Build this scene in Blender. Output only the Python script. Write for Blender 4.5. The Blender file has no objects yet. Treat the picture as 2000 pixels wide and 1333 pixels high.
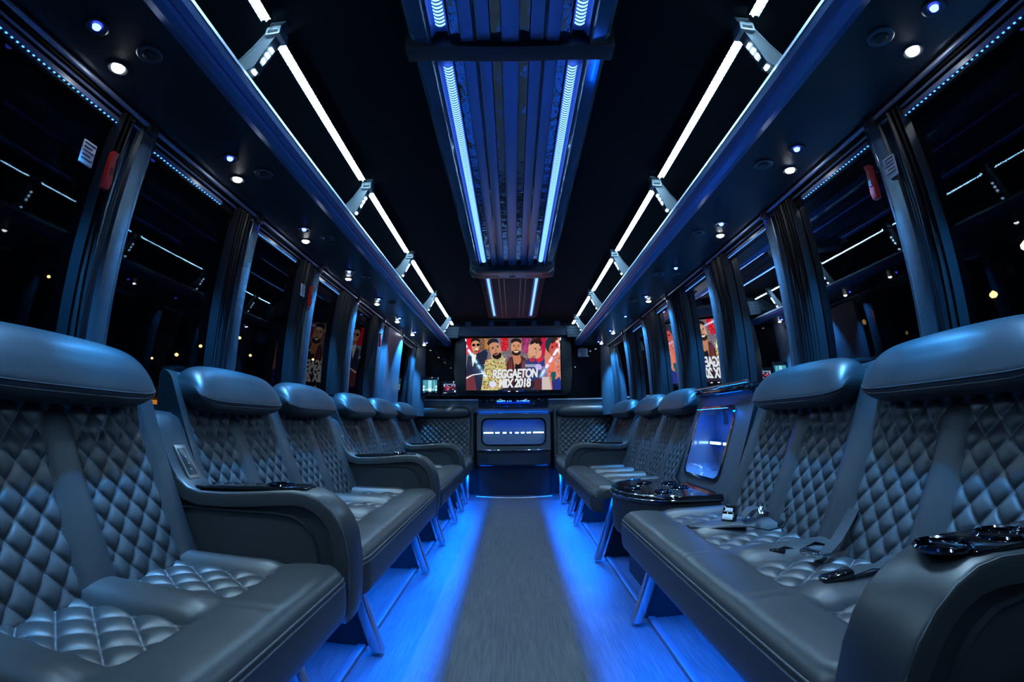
import bpy, bmesh, math, random
from mathutils import Matrix, Vector, noise
R = math.radians
PI = math.pi
scene = bpy.context.scene
C = scene.collection

# ------------------------------------------------------------------ camera
H = 0.85                                     # eye height above the floor
def cam_matrix(pit, yaw, roll):
    def f(v):
        x, y, z = v
        c, s = math.cos(roll), math.sin(roll); x, z = x*c - z*s, x*s + z*c
        c, s = math.cos(pit), math.sin(pit);   y, z = y*c - z*s, y*s + z*c
        c, s = math.cos(yaw), math.sin(yaw);   x, y = x*c - y*s, x*s + y*c
        return Vector((x, y, z))
    r, u, b = f((1, 0, 0)), f((0, 0, 1)), -f((0, 1, 0))
    m = Matrix.Identity(4)
    for i in range(3):
        m[i][0], m[i][1], m[i][2] = r[i], u[i], b[i]
    m[2][3] = H
    return m
cd = bpy.data.cameras.new('camera')
cam = bpy.data.objects.new('camera', cd); C.objects.link(cam)
cd.sensor_fit = 'HORIZONTAL'; cd.sensor_width = 36.0; cd.lens = 16.5
cd.type = 'PANO'
cd.panorama_type = 'FISHEYE_LENS_POLYNOMIAL'          # a fisheye lens, r = (920/.55) tan(.55 theta) pixels
cd.fisheye_fov = PI
cd.fisheye_polynomial_k0 = 0.0
cd.fisheye_polynomial_k1 = -0.060360213654326506
cd.fisheye_polynomial_k2 = -1.7641760488863305e-05
cd.fisheye_polynomial_k3 = 2.619228252370145e-05
cd.fisheye_polynomial_k4 = -3.831389085301451e-07
cd.clip_start = 0.02; cd.clip_end = 400
cam.matrix_world = cam_matrix(0.168169, 0.00182935, -0.00853716)
scene.camera = cam

# ------------------------------------------------------------------ world, exposure
w = bpy.data.worlds.new('night_sky'); scene.world = w
w.use_nodes = True
bg = w.node_tree.nodes['Background']
bg.inputs[0].default_value = (0.10, 0.16, 0.4, 1); bg.inputs[1].default_value = 0.004
vs = scene.view_settings
vs.view_transform = 'Standard'; vs.look = 'None'; vs.gamma = 1.0; vs.exposure = 0.0
vs.use_curve_mapping = False
WHITE_LED = 75.0       # radiance of the white ribbons
GLOW = 700.0           # radiance of the blue ribbons under the benches
BLUE = (0.0, 0.125, 1.0)
random.seed(5)

# ------------------------------------------------------------------ materials
MATS = {}
def mat(name, col=(.5, .5, .5), rough=.5, metal=0.0, spec=.5, emit=None, strength=0.0, coat=0.0, bump=None, vary=None):
    if name in MATS: return MATS[name]
    m = bpy.data.materials.new(name); m.use_nodes = True
    nt = m.node_tree; b = nt.nodes['Principled BSDF']
    b.inputs['Base Color'].default_value = (*col, 1)
    b.inputs['Roughness'].default_value = rough
    b.inputs['Metallic'].default_value = metal
    b.inputs['Specular IOR Level'].default_value = spec
    b.inputs['Coat Weight'].default_value = coat
    b.inputs['Coat Roughness'].default_value = .04
    if emit:
        b.inputs['Emission Color'].default_value = (*emit, 1)
        b.inputs['Emission Strength'].default_value = strength
    tc = None
    if bump or vary:
        tc = nt.nodes.new('ShaderNodeTexCoord')
    if bump:                                   # (scale, strength, distance)
        n = nt.nodes.new('ShaderNodeTexNoise'); n.inputs['Scale'].default_value = bump[0]; n.inputs['Detail'].default_value = 4
        nt.links.new(tc.outputs['Object'], n.inputs['Vector'])
        bp = nt.nodes.new('ShaderNodeBump'); bp.inputs['Strength'].default_value = bump[1]; bp.inputs['Distance'].default_value = bump[2]
        nt.links.new(n.outputs['Fac'], bp.inputs['Height']); nt.links.new(bp.outputs[0], b.inputs['Normal'])
    if vary:                                   # (scale, low factor)
        n = nt.nodes.new('ShaderNodeTexNoise'); n.inputs['Scale'].default_value = vary[0]; n.inputs['Detail'].default_value = 6
        nt.links.new(tc.outputs['Object'], n.inputs['Vector'])
        mx = nt.nodes.new('ShaderNodeMix'); mx.data_type = 'RGBA'
        mx.inputs[6].default_value = (*[c*vary[1] for c in col], 1); mx.inputs[7].default_value = (*col, 1)
        nt.links.new(n.outputs['Fac'], mx.inputs[0]); nt.links.new(mx.outputs[2], b.inputs['Base Color'])
    MATS[name] = m
    return m

LEATHER = (.026, .028, .030)
leather = mat('black_leather', LEATHER, .41, spec=.6, bump=(260, .10, .0006))
leather_dark = mat('black_leather_side', (.022, .024, .027), .48, spec=.4, bump=(240, .10, .0006))
thread = mat('grey_thread', (.09, .095, .10), .6)
gloss_black = mat('gloss_black_lacquer', (.006, .006, .008), .06, spec=.6, coat=.6)
matte_black = mat('matte_black', (.006, .0065, .008), .6, spec=.3)
soft_black = mat('satin_black_plastic', (.018, .019, .022), .38)
ceil_mat = mat('black_headliner', (.006, .0085, .011), .85, spec=.15, vary=(3.0, .6))
soffit_mat = mat('black_satin_panel', (.020, .022, .028), .33, spec=.5, vary=(2.0, .8))
alu = mat('anodised_aluminium', (.42, .45, .50), .33, metal=.85)
alu_dark = mat('dark_aluminium', (.13, .14, .17), .38, metal=.6)
chrome = mat('chrome', (.75, .78, .82), .10, metal=1.0)
grey_plastic = mat('grey_plastic', (.10, .11, .115), .45)
trim_grey = mat('charcoal_trim', (.065, .08, .095), .5, vary=(4.0, .8))
red_plastic = mat('red_plastic', (.65, .02, .015), .4)
webbing = mat('seat_belt_webbing', (.014, .015, .018), .6, bump=(600, .2, .0005))
label_white = mat('white_label', (.75, .78, .85), .5)
panel_blue_light_tint = mat('brushed_ceiling_panel', (.14, .28, .55), .34, metal=.7)  # blue tint stands in for blue light mirrored by the panels
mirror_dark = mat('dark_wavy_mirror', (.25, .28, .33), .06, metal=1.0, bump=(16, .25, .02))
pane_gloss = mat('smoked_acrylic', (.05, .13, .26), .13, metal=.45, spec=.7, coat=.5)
white_metal = mat('brushed_steel_door', (.16, .19, .24), .35, metal=.5)
skirt_mat = mat('leather_skirt', (.030, .033, .038), .45, spec=.4, bump=(240, .1, .0006))

def emitter(name, col, strength, dots=None):
    if name in MATS: return MATS[name]
    m = bpy.data.materials.new(name); m.use_nodes = True
    nt = m.node_tree; nt.nodes.remove(nt.nodes['Principled BSDF'])
    e = nt.nodes.new('ShaderNodeEmission'); e.inputs[0].default_value = (*col, 1); e.inputs[1].default_value = strength
    nt.links.new(e.outputs[0], nt.nodes['Material Output'].inputs[0])
    if dots:                                   # (axis, pitch): single diodes along the ribbon
        tc = nt.nodes.new('ShaderNodeTexCoord'); sx = nt.nodes.new('ShaderNodeSeparateXYZ')
        nt.links.new(tc.outputs['Object'], sx.inputs[0])
        a = nt.nodes.new('ShaderNodeMath'); a.operation = 'MULTIPLY'; a.inputs[1].default_value = 1/dots[1]
        nt.links.new(sx.outputs[dots[0]], a.inputs[0])
        f = nt.nodes.new('ShaderNodeMath'); f.operation = 'PINGPONG'; f.inputs[1].default_value = .5
        nt.links.new(a.outputs[0], f.inputs[0])
        g = nt.nodes.new('ShaderNodeMapRange'); g.interpolation_type = 'SMOOTHSTEP'
        g.inputs['From Min'].default_value = .14; g.inputs['From Max'].default_value = .32
        g.inputs['To Min'].default_value = strength*.10; g.inputs['To Max'].default_value = strength*1.9
        nt.links.new(f.outputs[0], g.inputs['Value']); nt.links.new(g.outputs[0], e.inputs[1])
    MATS[name] = m
    return m
led_white = emitter('white_led_ribbon', (.35, .67, 1.0), WHITE_LED, ('Y', .018))
led_white_v = emitter('white_led_ribbon_short', (.44, .72, 1.0), WHITE_LED*.14, ('Z', .018))
led_glow = emitter('blue_led_ribbon', BLUE, GLOW)
led_bar = emitter('ceiling_led_bar', (.13, .33, 1.0), 2.3, ('Y', .012))
led_window = emitter('window_led_diodes', (.07, .30, 1.0), 3.0)
led_niche = emitter('niche_led_diodes', (.35, .72, 1.0), 16.0)
led_niche_blue = emitter('niche_blue_led', (.0, .12, 1.0), 90.0)
lamp_white = emitter('downlight_lens_white', (.86, .94, 1.0), 60.0)
lamp_blue = emitter('downlight_lens_blue', (.05, .09, 1.0), 14.0)
street_glow = emitter('street_lamp_glow', (1.0, .50, .16), 5.0)
street_bright = emitter('bright_street_lamp_glow', (1.0, .42, .12), 30.0)
lit_wall = emitter('glowing_orange_wall', (1.0, .33, .04), .8)  # emission in place of orange lamplight on the building wall

def glass_mat():
    m = bpy.data.materials.new('tinted_window_glass'); m.use_nodes = True
    nt = m.node_tree; nt.nodes.remove(nt.nodes['Principled BSDF'])
    t = nt.nodes.new('ShaderNodeBsdfTransparent'); t.inputs[0].default_value = (.55, .58, .62, 1)
    g = nt.nodes.new('ShaderNodeBsdfGlossy'); g.inputs['Color'].default_value = (.9, .95, 1, 1); g.inputs['Roughness'].default_value = .012
    fr = nt.nodes.new('ShaderNodeFresnel'); fr.inputs[0].default_value = 1.23
    mx = nt.nodes.new('ShaderNodeMixShader')
    nt.links.new(fr.outputs[0], mx.inputs[0]); nt.links.new(t.outputs[0], mx.inputs[1]); nt.links.new(g.outputs[0], mx.inputs[2])
    nt.links.new(mx.outputs[0], nt.nodes['Material Output'].inputs[0])
    return m
glass = glass_mat()

def quilt_mat():
    m = bpy.data.materials.new('quilted_leather'); m.use_nodes = True
    nt = m.node_tree; b = nt.nodes['Principled BSDF']
    b.inputs['Roughness'].default_value = .43; b.inputs['Specular IOR Level'].default_value = .6
    uv = nt.nodes.new('ShaderNodeUVMap'); uv.uv_map = 'quilt'
    sp = nt.nodes.new('ShaderNodeSeparateXYZ'); nt.links.new(uv.outputs[0], sp.inputs[0])
    ds = []
    for k in (0, 1):
        f = nt.nodes.new('ShaderNodeMath'); f.operation = 'PINGPONG'; f.inputs[1].default_value = .5
        nt.links.new(sp.outputs[k], f.inputs[0]); ds.append(f)
    mn = nt.nodes.new('ShaderNodeMath'); mn.operation = 'MINIMUM'
    nt.links.new(ds[0].outputs[0], mn.inputs[0]); nt.links.new(ds[1].outputs[0], mn.inputs[1])
    mr = nt.nodes.new('ShaderNodeMapRange'); mr.inputs['From Min'].default_value = .012; mr.inputs['From Max'].default_value = .03
    mr.inputs['To Min'].default_value = 1; mr.inputs['To Max'].default_value = 0
    nt.links.new(mn.outputs[0], mr.inputs['Value'])
    mx = nt.nodes.new('ShaderNodeMix'); mx.data_type = 'RGBA'
    mx.inputs[6].default_value = (*LEATHER, 1); mx.inputs[7].default_value = (.10, .105, .115, 1)
    nt.links.new(mr.outputs[0], mx.inputs[0]); nt.links.new(mx.outputs[2], b.inputs['Base Color'])
    tc = nt.nodes.new('ShaderNodeTexCoord'); n = nt.nodes.new('ShaderNodeTexNoise'); n.inputs['Scale'].default_value = 260
    nt.links.new(tc.outputs['Object'], n.inputs['Vector'])
    bp = nt.nodes.new('ShaderNodeBump'); bp.inputs['Strength'].default_value = .1; bp.inputs['Distance'].default_value = .0006
    nt.links.new(n.outputs['Fac'], bp.inputs['Height']); nt.links.new(bp.outputs[0], b.inputs['Normal'])
    return m
quilt = quilt_mat()

def wood_mat():
    m = bpy.data.materials.new('grey_oak_floor'); m.use_nodes = True
    nt = m.node_tree; b = nt.nodes['Principled BSDF']; b.inputs['Roughness'].default_value = .5
    b.inputs['Specular IOR Level'].default_value = .3
    tc = nt.nodes.new('ShaderNodeTexCoord')
    mp = nt.nodes.new('ShaderNodeMapping'); mp.inputs['Scale'].default_value = (5.0, .6, 1)
    nt.links.new(tc.outputs['Object'], mp.inputs[0])
    n0 = nt.nodes.new('ShaderNodeTexNoise'); n0.inputs['Scale'].default_value = 1.6; n0.inputs['Detail'].default_value = 2
    nt.links.new(mp.outputs[0], n0.inputs['Vector'])
    w1 = nt.nodes.new('ShaderNodeMath'); w1.operation = 'MULTIPLY'; w1.inputs[1].default_value = 16
    nt.links.new(n0.outputs['Fac'], w1.inputs[0])
    w2 = nt.nodes.new('ShaderNodeMath'); w2.operation = 'PINGPONG'; w2.inputs[1].default_value = .5
    nt.links.new(w1.outputs[0], w2.inputs[0])
    mp2 = nt.nodes.new('ShaderNodeMapping'); mp2.inputs['Scale'].default_value = (160, 5, 1)
    nt.links.new(tc.outputs['Object'], mp2.inputs[0])
    n2 = nt.nodes.new('ShaderNodeTexNoise'); n2.inputs['Scale'].default_value = 1.0; n2.inputs['Detail'].default_value = 5
    nt.links.new(mp2.outputs[0], n2.inputs['Vector'])
    ad = nt.nodes.new('ShaderNodeMath'); ad.operation = 'MULTIPLY_ADD'; ad.inputs[1].default_value = .24
    nt.links.new(w2.outputs[0], ad.inputs[0]); nt.links.new(n2.outputs['Fac'], ad.inputs[2])
    cr = nt.nodes.new('ShaderNodeValToRGB')
    cr.color_ramp.elements[0].position = .38; cr.color_ramp.elements[0].color = (.036, .038, .041, 1)
    cr.color_ramp.elements[1].position = .85; cr.color_ramp.elements[1].color = (.080, .083, .088, 1)
    nt.links.new(ad.outputs[0], cr.inputs[0]); nt.links.new(cr.outputs[0], b.inputs['Base Color'])
    return m
wood = wood_mat()

# ------------------------------------------------------------------ mesh helpers
class MB:
    def __init__(s): s.v = []; s.f = []; s.uv = []
    def add(s, vs, fs):
        o = len(s.v); s.v += [tuple(p) for p in vs]; s.f += [tuple(i + o for i in f) for f in fs]; return s
    def box(s, x0, x1, y0, y1, z0, z1):
        v = [(x, y, z) for x in (x0, x1) for y in (y0, y1) for z in (z0, z1)]
        return s.add(v, [(0, 1, 3, 2), (4, 6, 7, 5), (0, 4, 5, 1), (2, 3, 7, 6), (0, 2, 6, 4), (1, 5, 7, 3)])
    def loft(s, rings, cap=True, closed=True):
        n = len(rings[0]); v = [p for r in rings for p in r]; f = []
        for a in range(len(rings) - 1):
            for i in range(n if closed else n - 1):
                j = (i + 1) % n
                f.append((a*n + i, a*n + j, (a + 1)*n + j, (a + 1)*n + i))
        if cap and closed:
            f.append(tuple(range(n))[::-1]); f.append(tuple((len(rings) - 1)*n + i for i in range(n)))
        return s.add(v, f)
    def prism_y(s, prof, y0, y1, bev=0.0):
        """prof: (x, z) outline extruded along Y; bev insets the two end rings"""
        if bev <= 0: return s.loft([[(x, y, z) for x, z in prof] for y in (y0, y1)])
        cx = sum(p[0] for p in prof)/len(prof); cz = sum(p[1] for p in prof)/len(prof)
        def ins(d):
            out = []; n = len(prof)
            for i in range(n):
                a, b_, c = prof[i-1], prof[i], prof[(i+1) % n]
                n1 = Vector((b_[1]-a[1], -(b_[0]-a[0]))); n2 = Vector((c[1]-b_[1], -(c[0]-b_[0])))
                if n1.length > 1e-9: n1.normalize()
                if n2.length > 1e-9: n2.normalize()
                nn = n1 + n2
                if nn.length > 1e-6: nn.normalize()
                out.append((nn.x, nn.y))
            # orientation
            area = sum(prof[i][0]*prof[(i+1) % n][1] - prof[(i+1) % n][0]*prof[i][1] for i in range(n))
            sg = -1 if area > 0 else 1
            return [(prof[i][0] + sg*out[i][0]*d, prof[i][1] + sg*out[i][1]*d) for i in range(n)]
        rings = []
        for t in (1.0, .62, .29, .08, 0):
            p = ins(bev*(t)); yy = bev*(1 - math.sqrt(max(0, 1 - t*t)))
            rings.append((y0 + bev - math.sqrt(max(0, 1 - t*t))*bev, p))
        R1 = [[(x, y, z) for x, z in p] for y, p in rings]
        R2 = [[(x, y0 + y1 - y, z) for x, z in p] for y, p in reversed(rings)]
        return s.loft(R1 + R2)
    def tube(s, pts, r, n=8, cap=True):
        pts = [Vector(p) for p in pts]; rings = []
        up = Vector((0, 0, 1))
        for i, p in enumerate(pts):
            d = (pts[min(i+1, len(pts)-1)] - pts[max(i-1, 0)]).normalized()
            if abs(d.dot(up)) > .95: u = d.cross(Vector((1, 0, 0))).normalized()
            else: u = d.cross(up).normalized()
            q = d.cross(u)
            rr = r[i] if isinstance(r, (list, tuple)) else r
            rings.append([tuple(p + u*math.cos(2*PI*k/n)*rr + q*math.sin(2*PI*k/n)*rr) for k in range(n)])
        return s.loft(rings, cap)
    def disc(s, c, r, n=20, nz=-1):
        v = [(c[0] + math.cos(2*PI*k/n)*r, c[1] + math.sin(2*PI*k/n)*r, c[2]) for k in range(n)]
        return s.add(v, [tuple(range(n))])
    def lathe(s, c, prof, n=24):
        rings = [[(c[0] + math.cos(2*PI*k/n)*r, c[1] + math.sin(2*PI*k/n)*r, c[2] + z) for k in range(n)] for r, z in prof]
        return s.loft(rings)
    def grid(s, nu, nv, fn, uvfn=None):
        o = len(s.v)
        for j in range(nv + 1):
            for i in range(nu + 1):
                s.v.append(fn(i/nu, j/nv))
                if uvfn: s.uv.append(uvfn(i/nu, j/nv))
        for j in range(nv):
            for i in range(nu):
                a = o + j*(nu+1) + i
                s.f.append((a, a+1, a+nu+2, a+nu+1))
        return s
    def flipx(s, sg):
        if sg < 0:
            s.v = [(-x, y, z) for x, y, z in s.v]; s.f = [tuple(reversed(f)) for f in s.f]
        return s
    def mesh(s, name, m, smooth=True, recalc=True, angle=None):
        me = bpy.data.meshes.new(name); me.from_pydata(s.v, [], s.f)
        if s.uv:
            lay = me.uv_layers.new(name='quilt')
            for lp in me.loops: lay.data[lp.index].uv = s.uv[lp.vertex_index]
        if recalc:
            bm = bmesh.new(); bm.from_mesh(me); bmesh.ops.recalc_face_normals(bm, faces=bm.faces); bm.to_mesh(me); bm.free()
        me.materials.append(m)
        if smooth:
            me.shade_smooth() if hasattr(me, 'shade_smooth') else None
            me.set_sharp_from_angle(angle=angle if angle else R(38))
        me.update()
        return me
    def build(s, name, m, parent=None, smooth=True, recalc=True, angle=None):
        o = bpy.data.objects.new(name, s.mesh(name, m, smooth, recalc, angle)); C.objects.link(o)
        if parent: o.parent = parent
        return o

def bevel(o, wd=.004, seg=2):
    bm = bmesh.new(); bm.from_mesh(o.data)
    es = [e for e in bm.edges if len(e.link_faces) == 2 and e.calc_face_angle(0) > .6]
    bmesh.ops.bevel(bm, geom=es, offset=wd, segments=seg, profile=.5, affect='EDGES', clamp_overlap=True)
    bm.to_mesh(o.data); bm.free(); o.data.shade_smooth(); o.data.set_sharp_from_angle(angle=R(40))
    return o

def root(name, label, cat, loc=(0, 0, 0), group=None):
    o = bpy.data.objects.new(name, None); C.objects.link(o); o.location = loc; o.empty_display_size = .1
    tag(o, label, cat, group); return o
def tag(o, label=None, cat=None, group=None, kind=None):
    if label: o['label'] = label
    if cat: o['category'] = cat
    if group: o['group'] = group
    if kind: o['kind'] = kind
    return o
def struct(o): o['kind'] = 'structure'; return o
def copy_tree(o, parent=None):
    c = o.copy(); C.objects.link(c)
    if parent is not None: c.parent = parent
    for ch in list(o.children): copy_tree(ch, c)
    return c
def off(o, d=(0, 0, 0)):     # move mesh data so that vertices given in world coordinates become local to d
    o.data.transform(Matrix.Translation(Vector(d)))
    return o
SIDE = {-1: 'left', 1: 'right'}
ORD = ['nearest', 'second', 'third', 'fourth', 'fifth', 'sixth', 'seventh', 'farthest']
Y0, Y1 = -1.25, 5.5       # the cabin's ends

def wall_x(z):            # curved side of the coach
    t = max(0, z - .90)
    return 1.175 - .085*t*t

# ------------------------------------------------------------------ setting: floor, ceiling, walls
o = struct(MB().add([(-.56, Y0, 0), (.56, Y0, 0), (.56, Y1, 0), (-.56, Y1, 0), (-.56, Y0, -.05), (.56, Y0, -.05), (.56, Y1, -.05), (-.56, Y1, -.05)],
   [(0, 1, 2, 3), (4, 7, 6, 5), (0, 4, 5, 1), (1, 5, 6, 2), (2, 6, 7, 3), (3, 7, 4, 0)]).build('floor', wood, smooth=False))
for k, s in enumerate((-1, 1)):
    b = MB().box(s*.56, s*1.20, Y0, Y1, -.05, .012)
    struct(b.build('trim_%d' % (k + 1), wood, smooth=False))
    b = MB(); b.box(s*.545, s*.575, Y0, Y1, .0005, .020)
    struct(bevel(b.build('trim_%d' % (k + 3), mat('seat_track', (.06, .065, .08), .4), smooth=False), .003))

cp = [(0, 1.965), (.2, 1.963), (.4, 1.955), (.6, 1.938), (.75, 1.912), (.9, 1.868), (1.02, 1.81), (1.10, 1.755), (1.155, 1.68)]
prof = [(-x, z) for x, z in cp[::-1]] + cp[1:]
prof2 = [(x*1.02, z + .03) for x, z in prof]
b = MB(); n = len(prof)
b.loft([[(x, y, z) for x, z in prof] + [(x, y, z) for x, z in prof2[::-1]] for y in (Y0, Y1)])
struct(b.build('ceiling', ceil_mat))

WZ0, WZ1 = .86, 1.655
def side_wall(s):
    b = MB()
    # below the windows
    b.box(s*1.171, s*1.22, Y0, Y1, -.05, WZ0)
    struct(b.build('wall_%s' % SIDE[s], matte_black, smooth=False)); b = MB()
    # header above the windows
    zz = [WZ1, 1.70, 1.74]
    b.loft([[(s*wall_x(z), y, z) for z in zz] + [(s*(wall_x(z) + .05), y, z) for z in zz[::-1]] for y in (Y0, Y1)])
    return struct(b.build('trim_%d' % (80 + s), matte_black))
side_wall(-1); side_wall(1)
# ends
b = MB(); b.box(-1.22, 1.22, Y1, Y1 + .05, -.05, 2.0); struct(b.build('wall_front', matte_black, smooth=False))
b = MB(); b.box(-1.22, 1.22, Y0 - .05, Y0, -.05, 2.0); struct(b.build('wall_rear', matte_black, smooth=False))

# windows and pillars
PITCH = .695
PY = [1.04 + PITCH*i for i in range(-3, 7)]       # pillar centres
WIN = 0
for s in (-1, 1):
    for i in range(len(PY)):
        ya = PY[i]; yb = PY[i+1] if i + 1 < len(PY) else Y1 - .02
        if yb - ya < .2: continue
        WIN += 1
        r = bpy.data.objects.new('window_%d' % WIN, None); C.objects.link(r); r['kind'] = 'structure'
        nz = 14
        g = MB().grid(1, nz, lambda u, v: (s*wall_x(WZ0 + (WZ1 - WZ0)*v), ya + (yb - ya)*u, WZ0 + (WZ1 - WZ0)*v))
        g.build('pane', glass, r, recalc=False)
        fr = MB()
        for z in (WZ0 + .006, WZ1 - .006):
            x = wall_x(z); fr.box(s*(x - .012), s*(x + .004), ya, yb, z - .012, z + .012)
        fr.build('window_frame', matte_black, r)
def pillar(s, yc, k):
    """fluted aluminium upright with pleated rubber on the side towards the camera"""
    prof = [(-.052, .000), (-.052, .012), (-.046, .016), (-.042, .012), (-.038, .017), (-.034, .013), (-.030, .019), (-.026, .015), (-.022, .022),
            (-.018, .030), (-.010, .036), (.004, .040), (.020, .040), (.026, .036), (.030, .030), (.034, .032), (.038, .026), (.043, .027), (.046, .015), (.050, .012), (.050, .0)]
    zs = [.80 + (1.70 - .80)*t/12 for t in range(13)]
    rings = [[(s*(wall_x(z) - d), yc + (y), z) for y, d in prof] for z in zs]
    b = MB().loft(rings, cap=True)
    o = b.build('trim_%d' % k, alu_dark if False else mat('pillar_metal', (.16, .19, .22), .25, metal=.8), angle=R(25))
    struct(o); return o
k = 5
for s in (-1, 1):
    for y in PY:
        pillar(s, y, k); k += 1
def curtain(s, i, y1, wd, lab):
    r = root('pleated_curtain', lab, 'curtain', (s*1.13, y1 - wd/2, .80), 'folded curtains at the %s window posts' % SIDE[s])
    nf = int(wd/.0045); zs = [1.003 + .672*t/10 for t in range(11)]; rings = []
    rc = random.Random(i*7 + s)
    ph = [rc.uniform(.7, 1.3) for _ in range(nf + 2)]
    for z in zs:
        front = []
        for k_ in range(nf + 1):
            u = k_/nf; d = .026 + .014*math.sin(k_*1.45 + .4*math.sin(z*5))*ph[k_]
            if k_ in (0, nf): d = .008
            front.append((s*(wall_x(z) - d) - s*1.13, -wd/2 + wd*u, z - .80))
        rings.append(front + [(s*(wall_x(z) - .003) - s*1.13, wd/2, z - .80), (s*(wall_x(z) - .003) - s*1.13, -wd/2, z - .80)])
    b = MB().loft(rings); b.build('pleats', mat('curtain_cloth', (.010, .011, .014), .42, spec=.5), r, angle=R(70))
    b = MB().box(s*-.030, s*.0, -wd/2, wd/2, .872, .884); b.build('top_tape', matte_black, r, smooth=False)
    return r
CN = ['post partly outside the picture', 'nearest fully visible post', 'second post', 'third post', 'fourth post', 'fifth post', 'sixth post']
for s in (-1, 1):
    for q, i in enumerate(range(2, 9)):
        wd = (.06, .06, .09, .14, .24, .20 if s < 0 else .30, .24)[q] + (.04 if s > 0 and q in (2, 3) else 0)  # far curtains widened to hide television reflections in the side windows
        curtain(s, i, PY[i] - .054, wd, 'dark pleated curtain folded at the %s, %s windows' % (CN[q], SIDE[s]))
# ------------------------------------------------------------------ luggage racks with soffits
def rack(s):
    r = root('luggage_rack', 'black overhead luggage shelf with blue-lit rail running along the %s side' % SIDE[s], 'shelf', (0, 0, 0))
    b = MB(); b.prism_y([(s*1.10, 1.700), (s*1.11, 1.735), (s*.75, 1.735), (s*.75, 1.712), (s*.80, 1.708), (s*.9, 1.706)], Y0, 5.40)
    b.build('soffit_panel', soffit_mat, r)
    # stepped nosing, its blue tint standing in for blue light; pale lip on top
    pr = [(.79, 1.7075), (.765, 1.700), (.742, 1.702), (.735, 1.708), (.728, 1.707), (.716, 1.722), (.712, 1.738), (.7135, 1.748), (.730, 1.750), (.75, 1.735), (.79, 1.730)]
    b = MB(); b.prism_y([(s*x, z) for x, z in pr], Y0, 5.38); b.build('edge_rail', mat('rail_blue_light_tint', (.12, .22, .46), .36, metal=.5), r, angle=R(20))
    b = MB(); b.prism_y([(s*.7105, 1.742), (s*.7105, 1.752), (s*.722, 1.7555), (s*.728, 1.751)], Y0, 5.36)
    b.build('edge_lip', mat('pale_lip', (.70, .74, .80), .35, metal=.2), r)
    # curtain rail along the outer edge
    b = MB(); b.tube([(s*1.085, Y0 + .02, 1.688), (s*1.085, 5.36, 1.688)], .0075, 8)
    b.tube([(s*1.108, Y0 + .02, 1.672), (s*1.108, 5.36, 1.672)], .005, 6)
    b.build('curtain_rail', mat('rail_satin_blue', (.22, .26, .36), .35, metal=.6), r)
    for y in PY[3:]:
        b = MB().box(s*1.07, s*1.118, y - .02, y + .02, 1.664, 1.702); bevel(b.build('rail_clip', soft_black, r, smooth=False), .006)
    return r
rack(-1); rack(1)

# brackets and white ribbons between rack and ceiling
BY = [.955 + .94*i for i in range(-2, 5)]
def bracket(s, y, lab):
    r = root('rack_bracket', lab, 'bracket', (s*.70, y, 1.75), 'rack brackets on the %s side' % SIDE[s])
    # plastic housing: a curved arm from the ceiling corner down to the rack lip, with an oval hole
    out = [(-.075, .170), (-.030, .172), (-.020, .135), (.012, .085), (.050, .040), (.075, .005), (.020, .0), (-.012, .015), (-.030, .06), (-.050, .105), (-.062, .135)]
    b = MB(); b.prism_y([(s*x, z) for x, z in out], -.018, .018, .004); b.build('arm', grey_plastic, r)
    b = MB(); b.box(s*-.070, s*-.024, -.026, .026, .118, .150); bevel(b.build('clip', mat('pale_clip', (.30, .32, .31), .4), r, smooth=False), .004)
    b = MB(); b.box(s*-.062, s*-.032, -.027, -.0255, .124, .134); b.build('latch', matte_black, r, smooth=False)
    # slanted ribbon on the aisle side
    a0, a1 = Vector((s*-.046, 0, .085)), Vector((s*-.004, 0, .004))
    b = MB(); hw = .009
    b.add([(a0.x, -hw, a0.z), (a0.x, hw, a0.z), (a1.x, hw, a1.z), (a1.x, -hw, a1.z)], [(0, 1, 2, 3)])
    b.add([(a0.x + s*.004, -hw, a0.z + .002), (a0.x + s*.004, hw, a0.z + .002), (a1.x + s*.004, hw, a1.z + .002), (a1.x + s*.004, -hw, a1.z + .002)], [(3, 2, 1, 0)])
    b.build('led_ribbon', led_white_v, r, recalc=False)
    return r
def ribbon(s, ya, yb, lab):
    r = root('led_strip', lab, 'light strip', (s*.66, (ya + yb)/2, 1.895), 'white LED strips on the %s side' % SIDE[s])
    L = (yb - ya)/2
    b = MB(); b.box(-.015, .015, -L, L, .003, .014).box(-.0180, -.0148, -L, L, -.0065, .003).box(.0148, .0180, -L, L, -.0065, .003); b.build('channel', soft_black, r, smooth=False)  # side lips added to cut ribbon light thrown across at the backrests
    b = MB(); n = 40
    def f(u, v):
        t = (u - .5)*2
        wv = .0012*math.sin(v*17 + s)
        return (t*.0138 + wv*(1 - abs(t)), -L + 2*L*v, .0018 - (.0092 if abs(t) < .1 else .0006))
    b.grid(8, n, f); o = b.build('ribbon', led_white, r, recalc=False)
    return r
names = ['behind the camera', 'overhead at the top edge of the photo', 'nearest', 'second', 'third', 'fourth', 'farthest']
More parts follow.
